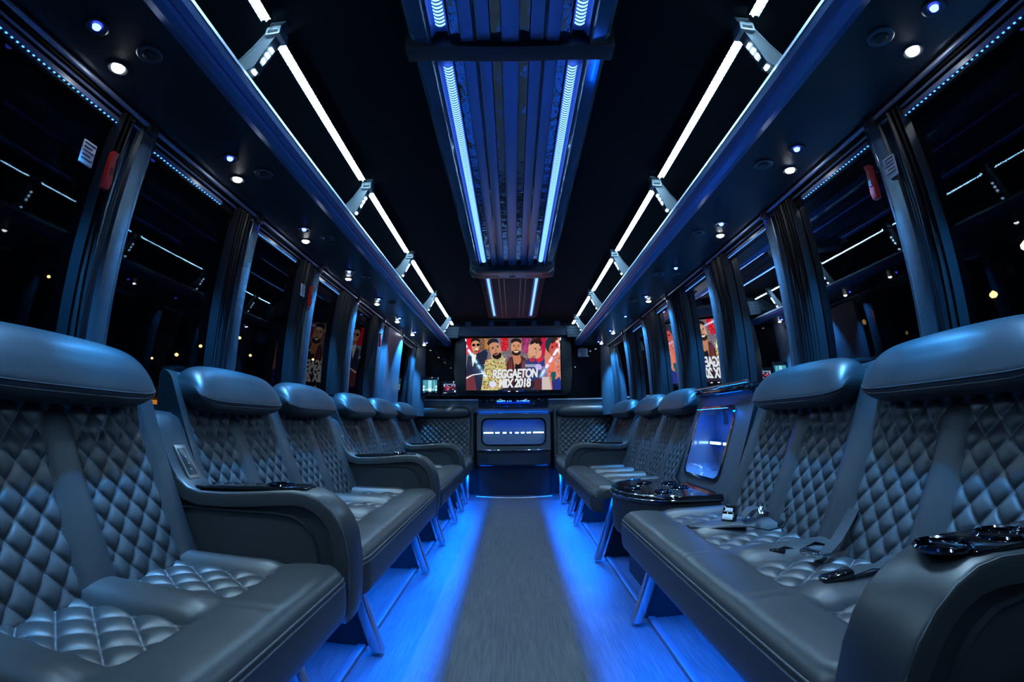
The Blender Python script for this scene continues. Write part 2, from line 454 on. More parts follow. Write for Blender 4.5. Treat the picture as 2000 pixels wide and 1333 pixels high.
for s in (-1, 1):
    vis = [i for i, y in enumerate(BY) if y > .5]
    for q, i in enumerate(vis):
        bracket(s, BY[i], '%s grey bracket with a short slanted LED ribbon on the %s luggage shelf' % (['nearest', 'second', 'third', 'fourth', 'farthest'][q], SIDE[s]))
    for q, i in enumerate([1] + vis):
        ya = BY[i] + .045 if i > 1 else -.95; yb = BY[i+1] - .055 if i + 1 < len(BY) else 5.05
        if yb < .5: continue
        ribbon(s, ya, yb, ['white LED strip cut by the top edge above the %s shelf', 'long bright white LED strip nearest of the whole ones, %s ceiling edge',
            'white LED strip between second and third bracket, %s ceiling edge', 'white LED strip between third and fourth bracket, %s ceiling edge',
            'short white LED strip between the two farthest brackets, %s side', 'tiny end of the white LED strip at the bulkhead, %s side'][q] % SIDE[s])

# ------------------------------------------------------------------ downlights in the soffits
def downlight(s, x, y, kind, lab, grp):
    z = 1.7055
    r = root({'white': 'downlight', 'blue': 'blue_downlight', 'off': 'speaker_lamp'}[kind], lab, 'ceiling light', (s*x, y, z), grp)
    R0 = .030 if kind != 'off' else .034
    b = MB().lathe((0, 0, 0), [(R0, .001), (R0, -.004), (R0 - .004, -.0065), (R0*.62, -.0055), (R0*.34, -.001), (R0*.34, .001)], 24)
    b.build('bezel', soft_black if kind != 'off' else mat('dull_blue_ring', (.07, .08, .10), .4), r)
    rl = R0*.36 if kind == 'blue' else R0*.58
    b = MB().lathe((0, 0, 0), [(rl, -.003), (rl*.86, -.009), (rl*.5, -.012), (.0005, -.013)], 20)
    b.build('lens', {'white': lamp_white, 'blue': lamp_blue, 'off': soft_black}[kind], r)
    if kind == 'white':
        ld = bpy.data.lights.new('beam', 'SPOT'); ld.energy = 32.0; ld.color = (.45, .73, 1.0); ld.spot_size = R(76); ld.spot_blend = .75; ld.shadow_soft_size = .02
        lo = bpy.data.objects.new('beam', ld); C.objects.link(lo); lo.parent = r; lo.location = (0, 0, -.02); lo.rotation_euler = (0, s*.42, 0)
    if kind == 'blue':
        ld = bpy.data.lights.new('beam', 'SPOT'); ld.energy = 105.0; ld.color = (.04, .36, 1.0); ld.spot_size = R(78); ld.spot_blend = .55; ld.shadow_soft_size = .015
        lo = bpy.data.objects.new('beam', ld); C.objects.link(lo); lo.parent = r; lo.location = (0, 0, -.02); lo.rotation_euler = (0, -s*.44, 0)
    return r
for s in (-1, 1):
    for i in range(8):
        o_ = {0: 'nearest'}.get(i, ['', 'second', 'third', 'fourth', 'fifth', 'sixth', 'seventh', 'eighth and farthest'][i])
        yw = .787 + .634*i if s < 0 else .748 + .641*i
        yb_ = .645 + .634*i if s < 0 else .608 + .643*i
        if s < 0 or i not in (3, 5):
            downlight(s, 1.005, yw, 'white', '%s glaring white round downlight under the %s shelf, counted from the camera' % (o_, SIDE[s]), 'white downlights')
        else:
            downlight(s, 1.005, yw, 'off', 'unlit round downlight beside the %s blue light under the right shelf' % o_, 'unlit lamps')
        downlight(s, .950, yb_, 'blue', '%s small round blue light under the %s shelf, counted from the camera' % (o_, SIDE[s]), 'blue downlights')
        if i < 5:
            downlight(s, .885, yw - .02, 'off', 'unlit dull round lamp on the aisle side of the %s white downlight, %s shelf' % (o_, SIDE[s]), 'unlit lamps')
# ------------------------------------------------------------------ window-top blue strips
for s in (-1, 1):
    segs = []
    for q, i in enumerate(range(2, 8)):
        ya, yb = PY[i] + .055, PY[i+1] - (.24 if q > 0 else .07)
        if q == 0: ya = PY[i] + .05
        if s < 0 and q > 3: continue
        z = 1.648
        r = root('window_led_strip', '%s blue dotted LED strip along the top of the %s windows' % (ORD[q], SIDE[s]), 'light strip', (s*(wall_x(z) - .012), (ya+yb)/2, z), 'blue LED strips over the %s windows' % SIDE[s])
        L = (yb - ya)/2
        b = MB(); b.box(-.008, .008, -L, L, -.004, .010); b.build('channel', mat('blue_channel', (.10, .14, .25), .3), r, smooth=False)
        b = MB(); nn = int(2*L/.0165)
        for t in range(nn):
            y = -L + (t + .5)*2*L/nn
            b.box(-.0045, .0045, y - .0028, y + .0028, -.0055, -.0035)
        tag(b.build('diodes', led_window, r, smooth=False), kind='stuff')

# ------------------------------------------------------------------ ceiling light console
CZ = 1.832
def ceiling_console():
    r = root('ceiling_light_console', 'long mirrored ceiling console with two glowing blue light bars over the aisle', 'ceiling light', (0, 0, 0))
    strips = [(.024, 'center_panel', panel_blue_light_tint), (.052, 'mirror_strip', mirror_dark), (.092, 'panel_strip', panel_blue_light_tint), (.132, 'panel_strip', panel_blue_light_tint), (.158, 'mirror_strip', mirror_dark)]
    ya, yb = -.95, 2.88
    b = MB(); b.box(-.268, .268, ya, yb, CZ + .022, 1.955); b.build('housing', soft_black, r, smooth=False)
    b = MB(); b.box(-.024, .024, ya, yb, CZ - .006, CZ + .021); bevel(b.build('center_panel', panel_blue_light_tint, r, smooth=False), .003)
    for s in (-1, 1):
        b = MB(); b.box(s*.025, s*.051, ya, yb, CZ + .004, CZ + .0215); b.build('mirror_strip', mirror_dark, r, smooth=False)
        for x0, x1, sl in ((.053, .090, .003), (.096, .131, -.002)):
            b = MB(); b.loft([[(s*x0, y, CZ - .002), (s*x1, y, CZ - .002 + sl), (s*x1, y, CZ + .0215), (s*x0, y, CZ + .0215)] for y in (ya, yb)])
            bevel(b.build('panel_strip', panel_blue_light_tint, r, smooth=False), .002)
        b = MB(); b.box(s*.0905, s*.0955, ya, yb, CZ - .006, CZ + .0215); bevel(b.build('ridge', gloss_black, r, smooth=False), .002)
        b = MB(); b.box(s*.133, s*.157, ya, yb, CZ + .006, CZ + .0215); b.build('mirror_strip', mirror_dark, r, smooth=False)
        for y0_, y1_ in ((ya, .965), (1.06, 2.86)):
            b = MB()
            def f(u, v):
                t = (u - .5)*2
                return (s*(.180 + t*.013), y0_ + .03 + (y1_ - y0_ - .06)*v, CZ + .010 - .008*(1 - t*t))
            b.grid(4, 2, f); b.build('light_bar', led_bar, r, recalc=False)
            b = MB(); b.loft([[(s*.160, y, CZ + .0215), (s*.160, y, CZ - .002), (s*.1615, y, CZ - .002), (s*.166, y, CZ + .018), (s*.197, y, CZ + .018), (s*.205, y, CZ - .004), (s*.2075, y, CZ - .004), (s*.2075, y, CZ + .0215)] for y in (y0_, y1_)])
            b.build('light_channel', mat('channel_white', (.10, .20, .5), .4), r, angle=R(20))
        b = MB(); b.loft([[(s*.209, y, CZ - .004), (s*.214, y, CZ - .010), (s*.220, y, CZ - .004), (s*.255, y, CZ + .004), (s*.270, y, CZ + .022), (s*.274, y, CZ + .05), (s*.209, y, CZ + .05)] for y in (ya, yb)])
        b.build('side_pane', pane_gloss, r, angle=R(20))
    # cross band
    nb = 24; rings = []
    for y in (.985, 1.045):
        ring = []
        for i in range(nb + 1):
            x = -.283 + .566*i/nb; ring.append((x, y, CZ - .020 - .006*math.cos(x/.283*PI)))
        ring += [(.283, y, CZ + .08), (-.283, y, CZ + .08)]
        rings.append(ring)
    b = MB().loft(rings); bevel(b.build('cross_band', soft_black, r, smooth=False), .004)
    # end housing
    b = MB(); b.prism_y([(-.27, CZ - .01), (-.235, CZ - .035), (.235, CZ - .035), (.27, CZ - .01), (.285, CZ + .09), (-.285, CZ + .09)], 2.88, 2.96)
    b.loft([[(-.28, 2.96, CZ + .09), (-.28, 2.96, CZ - .02), (.28, 2.96, CZ - .02), (.28, 2.96, CZ + .09)],
            [(-.28, 3.10, CZ + .09), (-.28, 3.10, CZ - .012), (.28, 3.10, CZ - .012), (.28, 3.10, CZ + .09)],
            [(-.21, 3.20, CZ + .09), (-.21, 3.20, CZ + .01), (.21, 3.20, CZ + .01), (.21, 3.20, CZ + .09)]])
    bevel(b.build('end_housing', soft_black, r, smooth=False), .006)
    b = MB().box(-.20, .20, 2.965, 3.005, CZ - .026, CZ - .021); b.build('name_plate', mat('blue_plate', (.10, .13, .22), .3, metal=.5), r, smooth=False)
    b = MB().box(-.09, .09, 3.01, 3.07, CZ - .024, CZ - .017); b.build('latch_plate', mat('grey_plate', (.25, .28, .33), .4, metal=.5), r, smooth=False)
    b = MB().box(-.02, .02, 3.03, 3.05, CZ - .026, CZ - .0235); b.build('latch_slot', matte_black, r, smooth=False)
    return r
ceiling_console()
def far_ceiling_panel():
    r = root('ceiling_light_panel', 'dark ceiling panel with two short blue light bars near the bulkhead', 'ceiling light', (0, 0, 0))
    z = 1.905
    b = MB(); b.prism_y([(-.26, z + .05), (-.25, z + .01), (-.20, z), (.20, z), (.25, z + .01), (.26, z + .05)], 3.25, 4.80); b.build('panel', mat('far_panel_black', (.012, .014, .018), .6, spec=.2), r, angle=R(15))
    for s in (-1, 1):
        b = MB().box(s*.205, s*.16, 3.27, 4.70, z - .006, z - .001); b.build('light_channel', mat('channel_white'), r, smooth=False)
        def f(u, v):
            t = (u - .5)*2
            return (s*(.183 + t*.010), 3.30 + 1.33*v, z - .007 - .004*(1 - t*t))
        b = MB().grid(4, 2, f); b.build('light_bar', led_bar, r, recalc=False)
        for x in (.06, .10):
            b = MB().box(s*x, s*(x + .006), 3.27, 4.75, z - .005, z - .0005); b.build('ridge', mat('dark_ridge', (.05, .06, .08), .3), r, smooth=False)
    return r
far_ceiling_panel()

# ------------------------------------------------------------------ seats
ML = .68                                   # one two-place seat module along the bench
def back_x(z): return .92 + .42*(z - .45)
ZT = .848
def div_w(z):
    if z > ZT: return 0.0
    w_ = .043 + .012*(ZT - z)/(ZT - .45)
    d = ZT - z
    return w_*math.sqrt(max(0.0, 1 - (1 - min(d/.045, 1))**2))
SEP = .058                                 # half width of the plain bolster between two seats
def smooth(t): t = max(0., min(1., t)); return t*t*(3 - 2*t)
_cache = {}
def backrest_meshes(s):
    if ('b', s) in _cache: return _cache[('b', s)]
    prof = []
    for i in range(38): z = .41 + (.965 - .41)*i/37; prof.append((back_x(z), z, 1.0))
    for a in range(1, 7):
        t = a/6*PI/2; prof.append((back_x(.965) + .035*(1 - math.cos(t)) , .965 + .035*math.sin(t), 1 - a/6))
    prof += [(1.15, .998, 0), (1.163, .985, 0), (1.166, .95, 0), (1.166, .41, 0)]
    nu = 72; rings = []
    for i in range(nu + 1):
        u = ML*i/nu; ring = []
        for x, z, k_ in prof:
            h = 0
            for c in (0, ML):
                d = abs(u - c)
                if d < SEP: h = max(h, .026*math.sqrt(1 - (d/SEP)**2))
            wd = div_w(z)
            if wd > 0:
                d = abs(u - ML/2)
                if d < wd: h = max(h, .022*math.sqrt(1 - (d/wd)**2)*smooth((ZT - z)/.03 + .2))
            ring.append((s*(x - h*k_), u, z))
        rings.append(ring)
    base = MB().loft(rings).mesh('backrest', leather, angle=R(50))
    pans = []
    P_, Q_ = .067, .073
    for side in (0, 1):
        def edges(z):
            a, b_ = SEP - .004, ML/2 - div_w(z) + .004
            if z > ZT - .002: b_ = ML/2 + .001
            return (a, b_) if side == 0 else (ML - a, ML - b_)
        def fn(u, v):
            z = .425 + (.955 - .425)*v; a, b_ = edges(z); y = a + (b_ - a)*u
            A = (y - .01)/P_ + z/Q_; B = (y - .01)/P_ - z/Q_
            d = min(abs(A - round(A)), abs(B - round(B)))*2
            dA = abs(A - round(A))*2; dB = abs(B - round(B))*2
            pf = .0125*math.sqrt(max(0, 1 - (1 - dA)**2))*math.sqrt(max(0, 1 - (1 - dB)**2))
            w_ = abs(b_ - a); ed = min(u, 1 - u)*w_
            k_ = smooth(ed/.012 + .1); kv = smooth(min(v, 1 - v)*.53/.02)
            pf *= (.35 + .65*k_)*kv
            # long soft folds where the quilting runs in under the head cushion
            return (s*(back_x(z) - .0025 - pf + (1 - k_)*.004), y, z)
        def uvf(u, v):
            z = .425 + (.955 - .425)*v; a, b_ = edges(z); y = a + (b_ - a)*u
            return ((y - .01)/P_ + z/Q_, (y - .01)/P_ - z/Q_)
        pans.append(MB().grid(64, 130, fn, uvf).mesh('quilted_panel', quilt, recalc=False, angle=R(70)))
    _cache[('b', s)] = (base, pans); return _cache[('b', s)]
HS = [(1.062, .858), (1.030, .863), (1.006, .876), (.998, .894), (1.002, .920), (1.016, .955), (1.038, .986), (1.066, 1.010), (1.098, 1.022), (1.128, 1.019), (1.150, 1.003), (1.163, .970),
      (1.164, .92), (1.155, .885), (1.115, .864)]
def headrest_meshes(s, wrink=0):
    key = ('h', s, wrink)
    if key in _cache: return _cache[key]
    a, b_ = .046, ML - .046; n = 44
    cx, cz = 1.095, .925; rings = []
    def sc(t):
        e = abs(2*t - 1); return max(.05, (1 - e**7))**.42 if e < 1 else .05
    m = []
    HH = []
    for i in range(len(HS)):                       # Catmull-Rom densify
        p0, p1, p2, p3 = (HS[(i + k_) % len(HS)] for k_ in (-1, 0, 1, 2))
        for t in (0, .333, .667):
            HH.append(tuple(.5*((2*p1[c]) + (-p0[c] + p2[c])*t + (2*p0[c] - 5*p1[c] + 4*p2[c] - p3[c])*t*t + (-p0[c] + 3*p1[c] - 3*p2[c] + p3[c])*t**3) for c in (0, 1)))
    ts = [.5 - .5*math.cos(PI*i/n) for i in range(n + 1)]
    seam1, seam2 = [], []
    rnd = random.Random(3 + wrink)
    fol = [(rnd.uniform(.25, .8), rnd.uniform(.006, .012), rnd.uniform(.0012, .003)) for _ in range(7)]
    for t in ts:
        k_ = sc(t); ring = []
        dip = .006*math.cos((t - .5)*PI)**2
        for j, (x, z) in enumerate(HH):
            kk = k_ if z > .9 else min(1, k_*1.0)
            dx, dz = (x - cx)*(.55 + .45*kk), (z - cz)*kk
            if z > .98: dz += dip*kk
            f_ = 0
            if wrink and .90 < z < .99 and x < 1.06:
                for c, wd, am in fol: f_ += am*math.exp(-((t - c - (z - .94)*.25)/wd)**2)
            ring.append((s*(cx + dx + f_), a + (b_ - a)*t, cz + dz))
        rings.append(ring)
        for sm, (x, z) in ((seam1, (1.0000, .884)), (seam2, (.9965, .899))):
            sm.append((s*(cx + (x - cx)*(.55 + .45*k_) - .001*0), a + (b_ - a)*t, cz + (z - cz)*k_))
    me = MB().loft(rings).mesh('headrest', leather, angle=R(60))
    pm = MB().tube(seam1[2:-2], .0028, 6).tube(seam2[2:-2], .0022, 6).mesh('piping', leather_dark)
    _cache[key] = (me, pm); return _cache[key]
def cushion_meshes(s, n):
    if ('c', s, n) in _cache: return _cache[('c', s, n)]
    Lc = ML*n; pad = ML/2
    xs = [.975, .95, .93, .915, .90, .87, .83, .79, .75, .71, .67, .64, .62, .61, .60, .59, .575, .56, .54, .52, .50, .48, .465]
    tail = [(.452, .461), (.441, .451), (.434, .437), (.430, .420), (.4285, .395), (.4295, .365), (.433, .340), (.438, .328), (.445, .325), (.451, .332), (.453, .40), (.60, .41), (.975, .41)]
    ny = int(Lc/.0125)
    def top(x, y):
        z = .4465
        if x < .62: z = .449 + .021*math.sqrt(max(0, 1 - ((x - .515)/.105)**2))
        k_ = smooth((x - .585)/.05)
        # distance to the middle of a pad
        m = (y % pad) - pad/2
        e = abs(m) - .105
        if e < 0: zp = .432
        else: zp = .436 + .039*math.sqrt(max(0, 1 - ((.065 - e)/.068)**2))
        if x > .59: z = z*(1 - k_) + k_*zp
        elif e > 0: z += .0025*smooth(e/.06)
        # gathers where the rolls meet the front
        if .57 < x < .72 and e > 0:
            z += .0026*math.sin(y*300 + x*60)*(1 if noise.noise((y*9, x*9, 1)) > -.1 else .3)*math.exp(-((x - .64)/.04)**2)
        # seam across the front roll
        if x < .6 and abs(e - .065) < .0075: z -= .0035*smooth((.6 - x)/.03)
        return z
    rings = []
    for i in range(ny + 1):
        y = Lc*i/ny; d = min(y, Lc - y)
        q = 1 - smooth(d/.045); inset = .05*(1 - math.sqrt(max(0, 1 - (1 - min(d/.06, 1))**2)))
        ring = []
        for x in xs:
            z = top(x, y) - .016*q*q; xx = x if x > .62 else x + inset*(.62 - x)/.17
            ring.append((s*xx, y, z))
        for x, z in tail:
            zz = z - (.016*q*q if z > .43 else 0); ring.append((s*(x + (inset if x < .5 else 0)), y, zz))
        rings.append(ring)
    # the very ends: pull in the last ring a little so that the edge is rounded
    rings = [[(x, .0, z) for x, y, z in rings[0]]] + rings[1:]
    cm = MB().loft(rings).mesh('cushion', leather, angle=R(50))
    pans = []
    P_, Q_ = .110, .092
    for k_ in range(2*n):
        c = pad*(k_ + .5)
        def co(u, v):
            x = .592 + (.935 - .592)*v; hw = .108 - .012*smooth((.64 - x)/.05)
            return x, c + (u*2 - 1)*hw
        def ab(x, y): return ((x - .59)/P_ + (y - c)/Q_ + .5, (x - .59)/P_ - (y - c)/Q_ + .5)
        def fn(u, v):
            x, y = co(u, v); A, B = ab(x, y)
            dA = abs(A - round(A))*2; dB = abs(B - round(B))*2
            pf = .015*math.sqrt(max(0, 1 - (1 - dA)**2))*math.sqrt(max(0, 1 - (1 - dB)**2))
            ed = min(min(u, 1 - u)*.216, min(v, 1 - v)*.34)
            kk = smooth(ed/.010)
            return (s*x, y, .4335 + pf*kk + .003*kk)
        def uvf(u, v): return ab(*co(u, v))
        pans.append(MB().grid(52, 80, fn, uvf).mesh('quilted_panel', quilt, recalc=False, angle=R(70)))
    # double piping below the front roll
    pp = MB()
    for dx, dz in ((.4335, .4385), (.4300, .4270)):
        pts = []
        for i in range(61):
            y = .004 + (Lc - .008)*i/60; d = min(y, Lc - y); q = 1 - smooth(d/.045)
            inset = .05*(1 - math.sqrt(max(0, 1 - (1 - min(d/.06, 1))**2)))
            pts.append((s*(dx + inset), y, dz - .016*q*q))
        pp.tube(pts, .0022, 6)
    pm = pp.mesh('piping', mat('piping', (.085, .09, .095), .45))
    _cache[('c', s, n)] = (cm, pans, pm); return _cache[('c', s, n)]
def part(name, me, parent):
    o = bpy.data.objects.new(name, me); C.objects.link(o); o.parent = parent; return o
def leg_mesh():
    if 'leg' in _cache: return _cache['leg']
    a, b_ = (.487, .013), (.606, .40)
    ring = lambda x, z: [(x - .013, -.026, z), (x - .013, .026, z), (x + .013, .026, z), (x + .013, -.026, z)]
    me = MB().loft([ring(*a), ring(*b_)])
    o = me.build('leg', chrome, smooth=False); bevel(o, .005, 3); m_ = o.data; bpy.data.objects.remove(o)
    _cache['leg'] = m_; return m_
leg_mats = mat('brushed_leg_metal', (.55, .58, .64), .22, metal=1.0)
def bench(s, y0, ylen, n, legs, label, group, wrink=None):
    r = root('bench_seat', label, 'bench', (0, y0, 0), group)
    ky = ylen/(ML*n); r.scale = (1, ky, 1)
    cm, pans, pm = cushion_meshes(s, n)
    cu = part('cushion', cm, r)
    for p in pans: part('quilted_panel', p, cu)
    part('piping', pm, cu)
    for k_ in range(n):
        bm_, bp = backrest_meshes(s)
        bo = part('backrest', bm_, r); bo.location = (0, ML*k_, 0)
        for p in bp: part('quilted_panel', p, bo)
        hm, hp = headrest_meshes(s, wrink[k_] if wrink else 0)
        ho = part('headrest', hm, r); ho.location = (0, ML*k_, 0)
        part('piping', hp, ho)
    for yl in legs:
        yl = (yl - y0)/ky
        key = ('leg', s)
        if key not in _cache:
            a, b_ = (.487, .0125), (.609, .405)
            ring = lambda x, z: [(s*(x - .020), -.024, z), (s*(x - .020), .024, z), (s*(x + .020), .024, z), (s*(x + .020), -.024, z)]
            o = MB().loft([ring(*a), ring(*b_)]).build('leg', leg_mats, smooth=False); bevel(o, .006, 3); _cache[key] = o.data; bpy.data.objects.remove(o)
            o = MB().loft([[(s*.535, y, .0125), (s*.65, y, .405), (s*1.12, y, .405), (s*1.12, y, .0125)] for y in (.034, .050)]).build('support_plate', matte_black, smooth=False)
            _cache[('sp', s)] = o.data; bpy.data.objects.remove(o)
        lo = part('leg', _cache[key], r); lo.location = (0, yl, 0)
        so = part('support_plate', _cache[('sp', s)], r); so.location = (0, yl, 0)
    # blue ribbon behind the front skirt
    b = MB().add([(s*.482, .03, .401), (s*.498, .03, .401), (s*.498, ML*n - .03, .401), (s*.482, ML*n - .03, .401)], [(0, 1, 2, 3)])
    o = b.build('underglow_strip', led_glow, r, smooth=False, recalc=False)
    b = MB().box(s*.478, s*.502, .03, ML*n - .03, .402, .409); b.build('strip_channel', matte_black, r, smooth=False)
    return r
G = 'quilted black leather bench seats along the aisle'
bench(-1, -.165, 1.385, 2, [.25, 1.10], 'nearest bench on the left, black quilted leather with one headrest in the photo', G)
bench(-1, 1.345, 1.335, 2, [1.64, 2.60], 'left bench between the nearest and the second armrest, two blue-lit headrests', G)
bench(-1, 2.805, 1.325, 2, [3.22, 3.95], 'left bench between the second and the third armrest, small in the distance', G)
bench(-1, 4.25, .74, 1, [4.45, 4.85], 'short left bench beyond the third armrest, next to the rear corner seat', G)
bench(1, -.95, 1.385, 2, [.2], 'bench at the bottom right corner in front of the nearest right armrest', G)
bench(1, .575, 1.375, 2, [.95, 1.88], 'right bench with seat belts on it, between big armrest and drink console', G, wrink=[1, 0])
bench(1, 2.655, 1.305, 2, [2.80, 3.80], 'right bench beyond the drink console, two headrests and an armrest at its end', G)
bench(1, 4.09, .88, 1, [4.25, 4.8], 'short right bench beyond the far armrest, next to the rear corner seat', G)

# ------------------------------------------------------------------ armrests
AP = [(1.163, .845), (1.135, .857), (1.100, .855), (1.068, .838), (1.043, .80), (1.020, .750), (.996, .705), (.970, .667), (.938, .643), (.895, .633), (.82, .635), (.74, .641), (.66, .649),
      (.60, .654), (.555, .650), (.515, .634), (.482, .607), (.458, .572), (.443, .53), (.436, .48), (.434, .43), (.436, .38), (.441, .33), (.452, .295)]
def offset_path(p, d):
    out = []
    for i in range(len(p)):
        a, b_ = Vector(p[max(0, i-1)]), Vector(p[min(len(p)-1, i+1)])
        t = (b_ - a).normalized(); nrm = Vector((-t.y, t.x))     # path runs back -> front, outward side is up/front
        out.append((p[i][0] + nrm.x*d, p[i][1] + nrm.y*d))
    return out
def armrest(s, y, T, label, panel=True, cups=(.66, .83)):
    r = root('armrest', label, 'armrest', (0, y + T/2, 0), 'curved leather armrests between the benches')
    hT = T/2
    # wide band: rounded-rectangle section swept along the curve
    sec = [(-hT, -.040), (-hT, -.008), (-hT + .0025, -.003), (-hT + .008, 0), (0, .003), (hT - .008, 0), (hT - .0025, -.003), (hT, -.008), (hT, -.040), (hT - .006, -.044), (-hT + .006, -.044)]
    P2 = AP
    rings = []
    for i in range(len(P2)):
        a, b_ = Vector(P2[max(0, i-1)]), Vector(P2[min(len(P2)-1, i+1)]); t = (b_ - a).normalized()
        nrm = Vector((t.y, -t.x))
        if nrm.y < 0 and i < 3: nrm = -nrm
        # outward = away from the body: up for the top, towards the aisle for the front
        if i >= 3: nrm = Vector((t.y, -t.x))
        if nrm.dot(Vector((-.5, .8))) < 0: nrm = -nrm
        rings.append([(s*(P2[i][0] + nrm.x*h), yy, P2[i][1] + nrm.y*h) for yy, h in sec])
    b = MB().loft(rings); band = b.build('band', leather, r, angle=R(35))
    # stitching lines on the band
    st = MB()
    for yy in (-hT + .0035, hT - .0035):
        pts = [((q[8 if yy > 0 else 0][0]), yy*1.0, 0) for q in rings]
        line = []
        for i in range(len(P2)):
            q = rings[i]; p = q[7] if yy > 0 else q[2]; line.append((p[0], p[1], p[2]))
        st.tube(line, .0011, 5)
    st.build('stitching', thread, band)
    # inner body and raised side pads
    inn = [p for p in AP]
    def inset(d):
        out = []
        for i in range(len(inn)):
            a, b_ = Vector(inn[max(0, i-1)]), Vector(inn[min(len(inn)-1, i+1)]); t = (b_ - a).normalized(); nrm = Vector((t.y, -t.x))
            if nrm.dot(Vector((-.5, .8))) < 0: nrm = -nrm
            out.append((inn[i][0] - nrm.x*d, inn[i][1] - nrm.y*d))
        return out
    i1 = inset(.036); body = [(s*x, z) for x, z in i1[1:] if x < 1.163] + [(s*1.163, .30)] + [(s*1.163, i1[1][1])]
    b = MB().prism_y(body, -hT + .014, hT - .014); b.build('core', leather_dark, r, angle=R(20))
    # pad outline: rounded front top corner
    pad = [(.96, .585), (.80, .588), (.66, .590), (.60, .584), (.562, .562), (.540, .53), (.528, .49), (.524, .44), (.524, .33), (.96, .33)]
    b = MB().prism_y([(s*x, z) for x, z in pad], -hT + .003, hT - .003, .008); b.build('side_pad', mat('side_pad_leather', (.030, .032, .036), .46, spec=.4), r, angle=R(50))
    # drink tray on the top
    tz = .6525
    def topz(x):
        for i in range(9, 16):
            (xa, za), (xb, zb) = AP[i], AP[i+1]
            if xb <= x <= xa: return za + (zb - za)*(xa - x)/(xa - xb)
        return .64
    outl = [(.565, -.6), (.575, -.85), (.61, -.98), (.90, -.98), (.925, -.8), (.93, 0), (.925, .8), (.90, .98), (.61, .98), (.575, .85), (.565, .6)]
    vs_ = []
    b = MB(); b.loft([[(s*x, yy*(hT - .012), topz(x) + dz) for x, yy in outl] for dz in (.0, .0075)])
    tr = bevel(b.build('cup_tray', gloss_black, r, smooth=False), .002)
    for cx in cups:
        z = topz(cx) + .0075
        cb = MB().lathe((s*cx, 0, z), [(.040, 0), (.041, .004), (.038, .007), (.034, .005), (.033, -.0005), (.020, -.0008), (.0005, -.0008)], 28)
        cb.build('cup_holder', mat('cup_rim', (.10, .12, .16), .08, metal=1.0, coat=.5), tr)
    if panel:
        # control panel set into the rising back part
        a, b_ = Vector((1.020, .750)), Vector((.962, .660)); t = (a - b_).normalized(); nrm = Vector((-t.y, t.x))
        def pl(w_, l, d0, d1, name, m, par):
            c = (a + b_)/2
            q = []
            for d in (d0, d1):
                q.append([(s*(c.x + t.x*sx*l + nrm.x*d), sy*w_, c.y + t.y*sx*l + nrm.y*d) for sx, sy in ((-1, -1), (1, -1), (1, 1), (-1, 1))])
            o = MB().loft(q).build(name, m, par, smooth=False); return bevel(o, .002)
        fo = pl(.026, .058, -.006, .007, 'control_panel', mat('panel_frame', (.28, .27, .24), .35, metal=.9), r)
        pl(.019, .046, .006, .0085, 'display', mat('dark_display', (.01, .01, .012), .3), fo)
        for q in (-.028, -.008, .014):
            c = (a + b_)/2 + t*q
            MB().box(-.001, .001, -.001, .001, 0, .001)
            o = MB().lathe((0, 0, 0), [(.0026, 0), (.0026, .0012), (.0005, .0014)], 10).build('button', mat('button_grey', (.3, .33, .36), .3), fo)
            o.matrix_basis = Matrix.Translation((s*(c.x + nrm.x*.0085), 0, c.y + nrm.y*.0085)) @ Matrix.Rotation(math.atan2(s*nrm.x, nrm.y), 4, 'Y')
    return r
armrest(-1, 1.222, .122, 'nearest left armrest, curved black leather with small control panel and cup tray')
armrest(-1, 2.682, .120, 'second left armrest, between the two middle left benches')
armrest(-1, 4.132, .115, 'smallest and farthest armrest on the left side')
armrest(1, .447, .128, 'big curved leather armrest in the bottom right corner with glossy cup tray', cups=(.56, .68, .84))
armrest(1, 3.963, .122, 'far right armrest at the end of the bench beyond the drink console')

